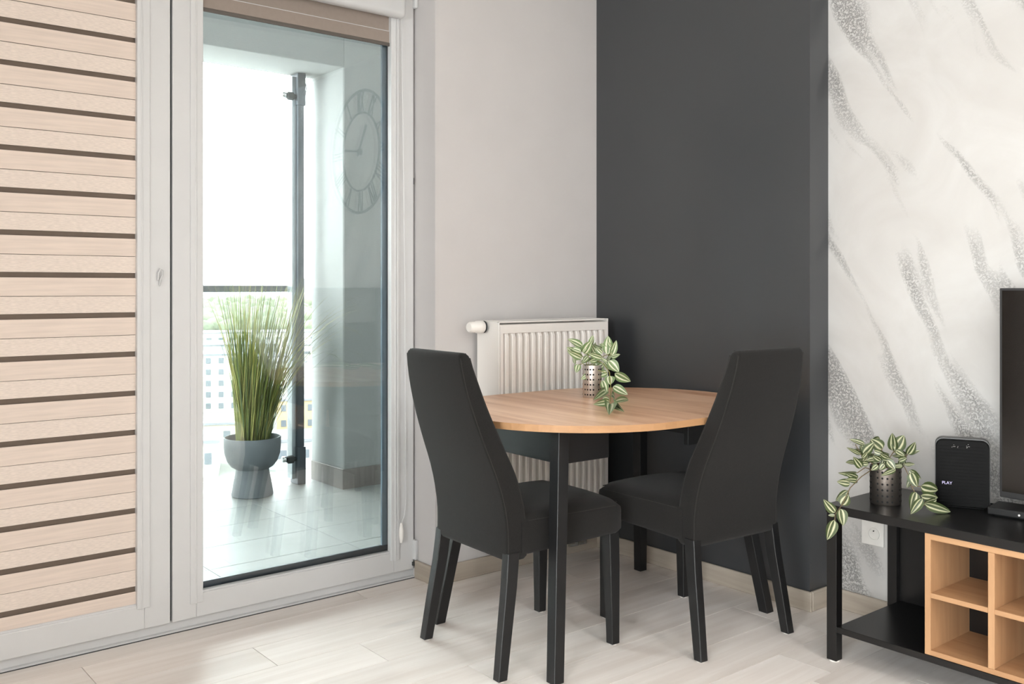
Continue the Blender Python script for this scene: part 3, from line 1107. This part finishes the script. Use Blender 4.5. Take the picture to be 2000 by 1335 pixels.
SLV = [(520, 220, 360, 162, 50, 0), (500, 330, 612, 208, 90, -.02), (470, 330, 325, 258, 38, -.01), (480, 480, 395, 368, 70, -.02), (400, 420, 310, 420, 42, -.01),
       (425, 540, 233, 540, 52, -.03), (440, 600, 308, 550, 60, -.04), (435, 630, 303, 620, 55, -.05), (350, 660, 213, 640, 70, -.06), (330, 740, 198, 850, 70, -.07),
       (250, 905, 325, 795, 105, -.09), (180, 990, 63, 858, 78, -.12), (170, 1070, 100, 1282, 100, -.13), (240, 945, 270, 1122, 100, -.12), (180, 1020, 108, 1020, 30, -.12),
       (720, 270, 600, 168, 110, -.01), (690, 150, 578, 190, 65, .01), (840, 290, 830, 108, 88, .01), (860, 290, 952, 128, 120, 0), (1000, 330, 1082, 203, 78, 0),
       (1010, 330, 1132, 290, 45, 0), (870, 290, 962, 345, 60, -.02), (620, 290, 722, 325, 55, -.03), (475, 220, 510, 335, 50, 0), (665, 450, 598, 505, 55, -.045),
       (770, 400, 852, 492, 75, -.05), (960, 440, 1072, 440, 36, -.02), (945, 460, 840, 470, 45, -.04), (1020, 510, 1142, 600, 65, -.06), (1040, 535, 1105, 685, 100, -.07),
       (1060, 590, 1000, 700, 50, -.06), (1150, 690, 1335, 735, 120, -.09), (1150, 800, 1330, 818, 85, -.10), (1095, 755, 1045, 945, 95, -.10), (1170, 890, 1048, 1052, 75, -.155),
       (1190, 912, 1467, 1000, 88, -.13), (1330, 842, 1180, 895, 65, -.11), (870, 500, 718, 562, 45, -.055), (700, 400, 615, 350, 60, -.03), (785, 370, 700, 330, 55, -.04),
       (900, 400, 985, 370, 55, -.03), (640, 380, 540, 400, 55, -.02), (560, 440, 470, 430, 50, -.03), (740, 440, 690, 500, 60, -.05)]
for a, b_, c, d_, wd, off in SLV:
    p0 = shelf_pt(a, b_, off)
    p1 = shelf_pt(c, d_, off + random.uniform(-.02, .008))
    lf = place_leaf(ps, LEAF_B, p0, p1, wd / 5.804 / FPX * D1 * 1.3, random.uniform(-.45, .45))
    if a > 1000:                                     # this runner lies on the board: keep its leaves on top of it
        low = min((lf.matrix_basis @ v.co).z for v in lf.data.vertices)
        if low < .001:
            lf.location.z += .001 - low
for k in range(30):
    cx_, cy_ = random.uniform(470, 980), random.uniform(300, 470)
    a = random.uniform(-3.3, .2)
    o1 = random.uniform(-.03, .04)
    place_leaf(ps, LEAF_B, shelf_pt(cx_, cy_, o1), shelf_pt(cx_ + 115 * cos(a), cy_ + 80 * sin(a), o1 + random.uniform(-.02, .02)), .016, random.uniform(-.6, .6))
stems(ps, [[(660, 520, 0), (600, 500, -.03), (480, 580, -.05), (350, 710, -.07), (260, 900, -.095), (180, 1010, -.12), (175, 1080, -.13)],
           [(900, 520, 0), (960, 460, -.03), (1010, 560, -.06), (1050, 700, -.08), (1100, 790, -.1), (1185, 905, -.12), (1230, 920, -.125)],
           [(700, 520, 0), (560, 400, -.01), (470, 330, -.01), (410, 215, -.005)], [(760, 520, 0), (790, 380, -.01), (850, 290, 0)],
           [(840, 520, 0), (930, 400, -.01), (1005, 330, 0)], [(730, 520, 0), (700, 350, -.01), (710, 260, -.01)],
           [(680, 520, 0), (520, 480, -.02), (430, 540, -.03)], [(1050, 700, -.08), (1100, 690, -.085), (1155, 695, -.09)]], shelf_pt, 'stem_d')

# router
rt = empty('router', (2.835, 1.333, STZ), math.atan2(.057, -.114) + pi / 2)
rt.rotation_euler = (0, 0, R(26))
tag(rt, 'upright black wireless router with a small printed word beside the television', 'router')


def rr_yz(w_, h_, r, z0=0, n=6):
    pts = []
    for cy_, cz_, a0, rr in ((w_ / 2 - r, h_ - r, 0, r), (-w_ / 2 + r, h_ - r, pi / 2, r), (-w_ / 2 + r * .5, r * .5, pi, r * .5), (w_ / 2 - r * .5, r * .5, 3 * pi / 2, r * .5)):
        for i in range(n + 1):
            t = a0 + pi / 2 * i / n
            pts.append((cy_ + rr * cos(t), cz_ + rr * sin(t)))
    return pts


bm = bm_loft(bmesh.new(), [[(x, y * s, .004 + (z - .1) * s + .1) for y, z in rr_yz(.150, .205, .022)] for x, s in ((.0, .985), (.004, 1.0), (.030, 1.0), (.034, .985))])
obj('shell', bm, 'router_b', rt, 40)
bm = bm_loft(bmesh.new(), [[(x, y * s, .004 + (z - .1) * s + .1) for y, z in rr_yz(.146, .201, .021)] for x, s in ((-.012, .97), (-.010, .99), (.001, 1.0))])
fr_ = obj('front_grille', bm, 'router', rt, 40)
me_rib = to_mesh('grille_ridge', bm_box(bmesh.new(), -.0135, -.0115, -.062, .062, -.0008, .0008), 'router')
for i in range(18):
    obj('grille_ridge', me_rib, parent=fr_, loc=(0, 0, .018 + i * .0098))
obj('foot', bm_box(bmesh.new(), -.008, .032, -.06, .06, 0, .006, .002), 'router', rt)
fc = bpy.data.curves.new('printed_word', 'FONT')
fc.body = 'PLAY'
fc.size = .0125
fc.extrude = .0003
fc.align_x = 'LEFT'
fo = bpy.data.objects.new('tmp_text', fc)
COL.objects.link(fo)
bpy.context.view_layer.update()
tm = bpy.data.meshes.new_from_object(fo.evaluated_get(bpy.context.evaluated_depsgraph_get()))
bpy.data.objects.remove(fo)
tm.materials.append(M['logo'])
obj('printed_word', tm, parent=rt, loc=(-.0142, .056, .070), rot=(pi / 2, 0, -pi / 2))
bm = bmesh.new()
for k in range(14):
    y, z = (random.uniform(.012, .030) if k % 2 else random.uniform(-.024, -.010)), random.uniform(.182, .194)
    bm_box(bm, -.0145, -.0138, y - .0006, y + .0006, z - .0006, z + .0006)
obj('speckle', bm, 'socket', rt)

# set-top box
sb = empty('set_top_box', (2.865, 1.168, STZ), R(8))
tag(sb, 'small flat black set-top box in front of the television', 'set-top box')
obj('case', bm_box(bmesh.new(), -.055, .055, -.085, .085, .003, .024, .003, 2), 'box', sb)
obj('foot', bm_box(bmesh.new(), -.04, .04, -.07, .07, 0, .004), 'rubber', sb)
obj('status_light', bm_lathe(bmesh.new(), [(0, 0), (.003, 0), (.003, .001), (0, .0015)], 12), 'socket', sb, loc=(-.055, .0, .013), rot=(0, -pi / 2, 0))

# television
tv = empty('television', (2.885, .76, STZ))
tag(tv, 'black flat-screen television standing on the shelf unit at the right edge', 'television')
TW = .485
bz = .042
box('housing', .004, .045, -TW, TW, bz, .660, 'bezel', tv, .004, 2)
box('bezel', -.004, .006, -TW, TW, bz, .660, 'bezel', tv, .002)
box('screen', -.0052, -.0035, -TW + .006, TW - .008, bz + .018, .653, 'screen', tv)
for s in (-1, 1):
    obj('stand_foot', bm_loft(bmesh.new(), [[(x - .006, s * .30 - .006, z), (x + .006, s * .30 - .006, z), (x + .006, s * .30 + .006, z), (x - .006, s * .30 + .006, z)] for x, z in ((-.06, .003), (.015, .05))]), 'box', tv)
    obj('stand_foot', bm_loft(bmesh.new(), [[(x - .006, s * .30 - .006, z), (x + .006, s * .30 - .006, z), (x + .006, s * .30 + .006, z), (x - .006, s * .30 + .006, z)] for x, z in ((.06, .003), (.03, .05))]), 'box', tv)
cd = obj('cable', bm_tube(bmesh.new(), [Vector(p) for p in ((2.945, 1.17, .512), (2.925, 1.172, .508), (2.915, 1.18, .500), (2.925, 1.20, .486), (2.94, 1.25, .4815), (2.938, 1.33, .4815), (2.90, 1.40, .4815))], .0028, 8), 'box', smooth=60)
tag(cd, 'thin black cable behind the router and set-top box', 'cable')

# wall sockets
sk = empty('wall_socket', (XP, 1.725, .292))
tag(sk, 'white electrical socket on the plaster wall behind the shelf unit', 'socket')
obj('plate', bm_box(bmesh.new(), -.010, 0, -.041, .041, -.041, .041, .003, 2), 'socket', sk)
bm = bm_lathe(bmesh.new(), [(.0215, .0), (.0215, .004), (.0185, .004), (.0175, -.006), (0, -.006)], 28)
ins = obj('insert', bm, 'socket', sk, 40, loc=(-.010, -.006, 0), rot=(0, -pi / 2, 0))
bm = bmesh.new()
for q in (-.0095, .0095):
    bm_lathe(bm, [(0, .0), (.0025, .0), (.0025, .001), (0, .001)], 10, (0, q, -.0058))
bm_tube(bm, [(.010, 0, -.006), (.010, 0, .004)], .002, 8)
obj('contact', bm, 'hole', ins)

# wall clock on the plaster wall (seen as a faint reflection in the door glass)
ck = empty('wall_clock', (XP - .004, .79, 2.03))
tag(ck, 'large open metal wall clock with roman numerals, mirrored in the balcony door glass', 'clock')
CR = .40


def ring(bm, r, rad):
    n = 64
    pts = [(0, r * cos(2 * pi * i / n), r * sin(2 * pi * i / n)) for i in range(n + 1)]
    return bm_tube(bm, pts, rad, 6, False)


obj('outer_ring', ring(bmesh.new(), CR, .009), 'clock', ck, 60)
obj('inner_ring', ring(bmesh.new(), CR * .64, .007), 'clock', ck, 60)
NUM = ['XII', 'I', 'II', 'III', 'IIII', 'V', 'VI', 'VII', 'VIII', 'IX', 'X', 'XI']
for i, s in enumerate(NUM):
    bm = bmesh.new()
    wid = {'I': .022, 'V': .046, 'X': .046}
    tot = sum(wid[c] for c in s)
    u = -tot / 2
    r0, r1 = CR * .66, CR * .97
    for c in s:
        wc = wid[c]
        if c == 'I':
            segs = [(u + wc / 2, r0, u + wc / 2, r1)]
        elif c == 'V':
            segs = [(u + .005, r1, u + wc / 2, r0), (u + wc - .005, r1, u + wc / 2, r0)]
        else:
            segs = [(u + .005, r1, u + wc - .005, r0), (u + wc - .005, r1, u + .005, r0)]
        for a, b_, c2, d_ in segs:
            bm_tube(bm, [(0, -a, b_), (0, -c2, d_)], .0045, 5)
        u += wc
    # seen from -X, clockwise from 12 runs towards -Y
    obj('numeral', bm, 'clock', ck, rot=(2 * pi * i / 12, 0, 0))
obj('hand', bm_tube(bmesh.new(), [(-.008, .03, -.004), (-.008, -.20, .03)], [.004, .008], 6), 'clock', ck)
obj('hand', bm_tube(bmesh.new(), [(-.012, -.02, -.03), (-.012, .10, .16)], [.004, .009], 6), 'clock', ck)
obj('hub', bm_lathe(bmesh.new(), [(0, -.004), (.02, -.004), (.02, .016), (0, .018)], 20), 'clock', ck, rot=(0, -pi / 2, 0))

# unseen ceiling lamps added behind the viewer as fill light
M['fill_lamp_g'] = emis('fill_lamp_diffuser', (1.0, .97, .96), 16.0)
for i, (lx, ly) in enumerate(((-.6, -1.7), (1.5, -1.7))):
    lp = empty('fill_lamp', (lx, ly, ZC))
    tag(lp, ('round white fill lamp added over the left rear of the room', 'round white fill lamp added over the right rear of the room')[i], 'lamp', 'added fill lamps behind the viewer')
    obj('rim', bm_lathe(bmesh.new(), [(0, 0), (.34, 0), (.34, -.05), (.32, -.06), (.32, -.02), (0, -.02)], 40), 'steelw', lp, 40)
    obj('diffuser', bm_lathe(bmesh.new(), [(.318, -.03), (.30, -.062), (.15, -.068), (0, -.07)], 40), M['fill_lamp_g'], lp, 180)

# ------------------------------------------------------------------ balcony
PXc, PY0, PY1, BZ = 2.618, 4.716, 5.103, 2.383
bf = struct(box('balcony_floor', -3.0, 3.6, 3.20, 5.20, -.12, -.010, 'grout'), 'grey porcelain tiled balcony floor', 'floor')
TX, TY = .63, .32
me_t = {}
y = 3.715 - 2 * TY
while y < 5.20:
    ya, yb = max(y, 3.205), min(y + TY, 5.20)
    x = 1.452 - 8 * TX
    while x < 3.6:
        xa, xb = max(x, -3.0), min(x + TX, 3.6)
        if xb - xa > .03 and yb - ya > .02:
            key = (round(xb - xa, 3), round(yb - ya, 3))
            if key not in me_t:
                me_t[key] = to_mesh('tile', bm_box(bmesh.new(), 0, key[0] - .003, 0, key[1] - .003, -.010, 0, .0008), 'tile')
            obj('tile', me_t[key], parent=bf, loc=(xa, ya, 0))
        x += TX
    y += TY
pl = struct(box('wall_balcony_pillar', PXc, 3.6, PY0, PY1, 0, BZ + .6, 'render', bev=.006), 'white rendered balcony pillar at the right of the view', 'pillar')
bm = bmesh.new()
struct(box('beam_balcony', -3.0, PXc + .004, PY0, PY1, BZ, BZ + .6, 'render', bev=.004), 'white rendered beam across the top of the balcony', 'beam')
struct(box('wall_balcony_side', 3.4, 3.6, 3.30, PY0, 0, BZ + .6, 'render'), 'white rendered side wall closing the balcony', 'wall')
struct(box('ceiling_balcony', -3.0, 3.6, 3.30, PY1, BZ + .55, BZ + .65, 'render'), 'white underside of the balcony above', 'ceiling')
struct(box('trim_1', PXc - .008, PXc, PY0 - .006, PY1 - .01, 0, .113, 'skirt_t', bev=.001), 'grey tile skirting on the lit side of the pillar', 'skirting')
struct(box('trim_2', PXc - .008, 3.4, PY0 - .008, PY0, 0, .113, 'skirt_t', bev=.001), 'dark grey tile skirting on the shaded face of the pillar', 'skirting')

# balcony glazing post, handrail, railing glass
gp = empty('glazing_post', (2.4995, 5.035, 0))
tag(gp, 'slate steel post of the balcony glazing with clamp brackets', 'post')
box('upright', -.020, .0200, -.035, .045, .012, BZ - .004, 'slate_m', gp, .002)
box('guide_channel', -.046, -.0205, -.012, .050, .03, BZ - .02, 'slate_l', gp, .001)
for z0, z1, nm in ((.0, .215, 'foot_bracket'), (2.196, BZ - .002, 'head_bracket')):
    br = box(nm, -.0255, .0255, -.044, .052, z0, z1, 'slate_m', gp, .002)
    zk = .147 if z0 == 0 else 2.245
    obj('clamp', bm_lathe(bmesh.new(), [(0, 0), (.012, 0), (.014, .016), (.0235, .022), (.0235, .050), (.019, .056), (0, .057)], 24), 'rubber', br, 45, loc=(-.024, -.02, zk), rot=(0, -pi / 2, 0))
    obj('clamp_knob', bm_lathe(bmesh.new(), [(0, 0), (.015, 0), (.018, .006), (.018, .022), (.014, .028), (0, .029)], 24), 'chrome', br, 45, loc=(-.081, -.012, zk + .003), rot=(0, -pi / 2, 0))
    for dz in (.04, .165):
        obj('bolt', bm_lathe(bmesh.new(), [(0, 0), (.007, 0), (.006, .004), (0, .005)], 12), 'chrome', br, 45, loc=(-.0255, .0, z0 + dz * .95), rot=(0, -pi / 2, 0))
bm = bm_tube(bmesh.new(), [(.020, -.03, 2.325), (.034, -.03, 2.325), (.036, -.03, 2.29), (.026, -.03, 2.25), (.022, -.03, 2.20)], .003, 6)
obj('safety_clip', bm, 'slate_m', gp, 60)
rl = empty('balcony_railing', (0.2, 5.105, 0))
tag(rl, 'slate steel balcony handrail over clear glass panels', 'railing')
box('handrail', -3.2, 2.300, -.015, .03, 1.1145, 1.151, 'slate_m', rl, .003, 2)
for i in range(4):
    xb = 2.20 - i * 1.36
    box('glass_panel', xb - 1.33, xb, .012, .020, .06, 1.10, 'pane_out', rl)
    for xq in (xb - 1.2, xb - .12):
        box('panel_clip', xq - .02, xq + .02, -.012, .022, .0, .085, 'slate_l', rl, .002)

# planter with tall grass
pg = empty('planter', (2.160, 4.905, 0))
tag(pg, 'slate grey pedestal planter with tall green grass on the balcony', 'planter')
prof = [(0, 0), (.108, 0), (.112, .004), (.110, .02), (.104, .06), (.092, .12), (.0885, .142), (.0895, .147), (.112, .160), (.135, .190), (.148, .230), (.152, .27), (.153, .318),
        (.151, .321), (.147, .321), (.145, .315), (.142, .27), (.0, .265)]
obj('pot', bm_lathe(bmesh.new(), prof, 56), 'pot_g', pg, 40)
obj('soil', bm_lathe(bmesh.new(), [(0, .272), (.08, .274), (.1415, .268)], 32), 'soil', pg, 180)


def blade(bm, base, dirv, length, bend, wdt, droop, n=9, twist=0):
    """thin curved ribbon of real thickness at its base, tapering to a point"""
    p = Vector(base)
    az = math.atan2(dirv[1], dirv[0])
    tilt = dirv[2]
    prev = None
    for i in range(n + 1):
        t = i / n
        wv = wdt * (1 - t ** 2.2) + .0004
        side = Vector((cos(az + pi / 2 + twist), sin(az + pi / 2 + twist), 0)) * wv * .5
        out = Vector((cos(az), sin(az), 0)) * wv * .16
        vs = [bm.verts.new(p - side), bm.verts.new(p + out), bm.verts.new(p + side)]
        if prev:
            bm.faces.new((prev[0], prev[1], vs[1], vs[0]))
            bm.faces.new((prev[1], prev[2], vs[2], vs[1]))
        prev = vs
        ang = tilt + bend * t + droop * t ** 3
        p = p + Vector((cos(az) * sin(ang), sin(az) * sin(ang), cos(ang))) * (length / n)
    return bm


rg = random.Random(11)


def leaned(az, tilt, lean=.075):
    """blade direction with the whole tuft leaning a little towards the pillar"""
    h = Vector((cos(az) * tilt, sin(az) * tilt * (.35 if sin(az) > 0 else 1), 0)) + RGT * lean
    return (h.x, h.y, h.length)


for mat, cnt in (('grass1', 190), ('grass2', 150), ('grass3', 130)):
    bm = bmesh.new()
    for i in range(cnt):
        az = rg.uniform(0, 2 * pi)
        rr = .085 * sqrt(rg.random())
        base = (rr * cos(az), rr * sin(az), .27)
        az2 = az + rg.uniform(-.7, .7)
        blade(bm, base, leaned(az2, rg.uniform(.0, .10) + rr * 1.1), rg.uniform(.48, .98), rg.uniform(.0, .14), rg.uniform(.0045, .0075), rg.uniform(-.05, .35), twist=rg.uniform(-.8, .8))
    o = obj('grass_tuft', bm, mat, pg, 180)
    o['kind'] = 'stuff'
AZR = math.atan2(RGT.y, RGT.x)                       # towards the right of the view, in front of the pillar
for i in range(60):
    right = i < 46
    az = AZR + rg.uniform(-.55, .12) if right else rg.uniform(3.3, 3.9)
    rr = rg.uniform(.02, .08)
    L = rg.uniform(.7, 1.08) if right else rg.uniform(.6, .95)
    tl = rg.uniform(.16, .42) if right else rg.uniform(.08, .2)
    bm = blade(bmesh.new(), (rr * cos(az), rr * sin(az), .27), (cos(az), sin(az), tl), L, rg.uniform(.15, .6) if right else rg.uniform(.05, .3),
               rg.uniform(.006, .009), rg.uniform(.3, 1.8) if right else rg.uniform(.0, .6), 14, rg.uniform(-.5, .5))
    obj('grass_blade', bm, rg.choice(('grass1', 'grass2', 'grass3')), pg, 180)
for dz, tl, L in ((.0, .10, 1.22), (.1, .07, 1.08), (-.1, .02, 1.30), (.05, .13, 1.16)):
    bm = blade(bmesh.new(), (.02, 0, .27), (cos(AZR + dz), sin(AZR + dz), tl), L, .06, .007, .10, 14)
    obj('grass_blade', bm, 'grass1', pg, 180)

# ------------------------------------------------------------------ the town far below
VD = Vector((sin(R(24)), cos(R(24)), 0))
VR = Vector((cos(R(24)), -sin(R(24)), 0))
GZ = -32.0
bm = bmesh.new()
vs = [bm.verts.new(VD * d + VR * l + Vector((0, 0, GZ))) for d, l in ((25, -3000), (9000, -9000), (9000, 9000), (25, 3000))]
bm.faces.new(vs)
gr = struct(obj('ground', bm, 'ground'), 'pale paved ground of the town far below', 'ground')


def building(d, l, wid, dep, h, mat, floors, cols, label, roof='b_roof', ww_=1.5, wh=1.5):
    c = VD * (d + dep / 2) + VR * l
    o = empty('building', (c.x, c.y, GZ), -R(24))
    tag(o, label, 'building', 'town buildings below the balcony')
    box('wall', -wid / 2, wid / 2, -dep / 2, dep / 2, 0, h, mat, o)
    box('roof', -wid / 2 - .3, wid / 2 + .3, -dep / 2 - .3, dep / 2 + .3, h, h + .5, roof, o)
    if floors * cols:
        me = to_mesh('window', bm_box(bmesh.new(), -ww_ / 2, ww_ / 2, -.12, .05, -wh / 2, wh / 2), 'b_win')
        for i in range(cols):
            for j in range(floors):
                obj('window', me, parent=o, loc=(-wid / 2 + wid * (i + .5) / cols, -dep / 2, h * (j + .55) / floors))
    return o


building(172, -11.5, 10, 14, 6, 'b_white', 1, 3, 'low white building nearest below, left of the planter', ww_=1.2, wh=2.0)
building(176, 4.5, 12, 12, 5, 'b_grey', 1, 3, 'low grey building nearest below, right of the planter', ww_=1.6)
building(205, -6, 16, 10, 4.5, 'b_cream', 1, 5, 'long low cream building behind the nearest white one', ww_=1.4)
building(222, 9, 9, 9, 7, 'b_ochre', 2, 3, 'small ochre building below the railing', ww_=1.2)
building(262, -7.5, 13, 14, 15, 'b_white', 5, 4, 'five storey white block seen left of the grass', ww_=1.3)
building(272, 7.5, 12, 14, 12, 'b_white', 4, 4, 'four storey white block hidden behind the grass', ww_=1.3)
building(268, -24, 14, 14, 13, 'b_cream', 4, 5, 'four storey cream block at the left of the door view', ww_=1.3)
building(275, 24, 14, 14, 13, 'b_grey', 4, 5, 'four storey grey block at the right of the door view', ww_=1.3)
building(335, 2, 22, 14, 9, 'b_white', 3, 8, 'three storey white slab in the middle distance', ww_=1.4)
building(340, -26, 24, 14, 9, 'b_grey', 3, 8, 'three storey grey slab in the middle distance', ww_=1.4)
building(425, -22, 60, 30, 8, 'b_grey', 1, 12, 'long flat grey hall in the distance', ww_=2.5, wh=1.2)
building(432, 30, 36, 30, 7, 'b_white', 1, 9, 'flat white hall in the distance', ww_=2.5, wh=1.2)
building(560, -10, 90, 30, 7, 'b_white', 1, 14, 'widest flat white hall in front of the trees', ww_=3, wh=1.2)
building(560, 66, 50, 30, 8, 'b_cream', 1, 9, 'flat cream hall in front of the trees', ww_=3, wh=1.2)

crowns = []
for v in range(3):
    bm = bmesh.new()
    bmesh.ops.create_icosphere(bm, subdivisions=3, radius=1)
    for q in bm.verts:
        n_ = q.co.normalized()
        q.co *= 1 + .16 * sin(5 * n_.x + v) * cos(4 * n_.y - v) + .10 * sin(11 * n_.z + 7 * n_.x) + rg.uniform(-.05, .05)
    crowns.append(to_mesh('crown', bm, 'tree', 180))
trunk = to_mesh('trunk', bm_tube(bmesh.new(), [(0, 0, 0), (0, 0, 1)], .06, 6), 'stem_d')
rt_ = random.Random(5)
spots = []
for row, d in enumerate((640, 690, 745, 805, 875, 960, 1060, 1190, 1350, 1550)):
    hgt0 = 15 + row * .9
    stepw = hgt0 * 1.12
    n_ = int(.15 * d / stepw)
    for q in range(-n_, n_ + 1):
        spots.append((d + rt_.uniform(-6, 6), (q + .5 * (row % 2)) * stepw + rt_.uniform(-.6, .6), hgt0 * rt_.uniform(.85, 1.05)))
for d, l, hgt in spots:
    c = VD * d + VR * l
    o = empty('tree', (c.x, c.y, GZ))
    band = 'nearest' if d < 780 else ('middle' if d < 1020 else 'farthest')
    tag(o, 'hazy green tree in the %s rows of the belt beyond the town' % band, 'tree', 'trees beyond the town, %s rows' % band)
    k_ = obj('crown', rt_.choice(crowns), parent=o, loc=(0, 0, hgt * .46))
    k_.scale = (hgt * .47, hgt * .47, hgt * .44)
    k_.rotation_euler = (0, 0, rt_.uniform(0, 6))
    t_ = obj('trunk', trunk, parent=o)
    t_.scale = (6, 6, hgt * .4)
bm = bmesh.new()
prev = None
for i in range(61):
    l = -6000 + 200 * i
    z = 55 + 45 * sin(i * .43) + 25 * sin(i * 1.1 + 1)
    a = [bm.verts.new(VD * 6200 + VR * l + Vector((0, 0, GZ))), bm.verts.new(VD * 7600 + VR * l + Vector((0, 0, z))), bm.verts.new(VD * 8800 + VR * l + Vector((0, 0, GZ)))]
    if prev:
        bm.faces.new((prev[0], a[0], a[1], prev[1]))
        bm.faces.new((prev[1], a[1], a[2], prev[2]))
    prev = a
struct(obj('hills', bm, 'hill', smooth=180), 'hazy low hills on the horizon', 'hills')
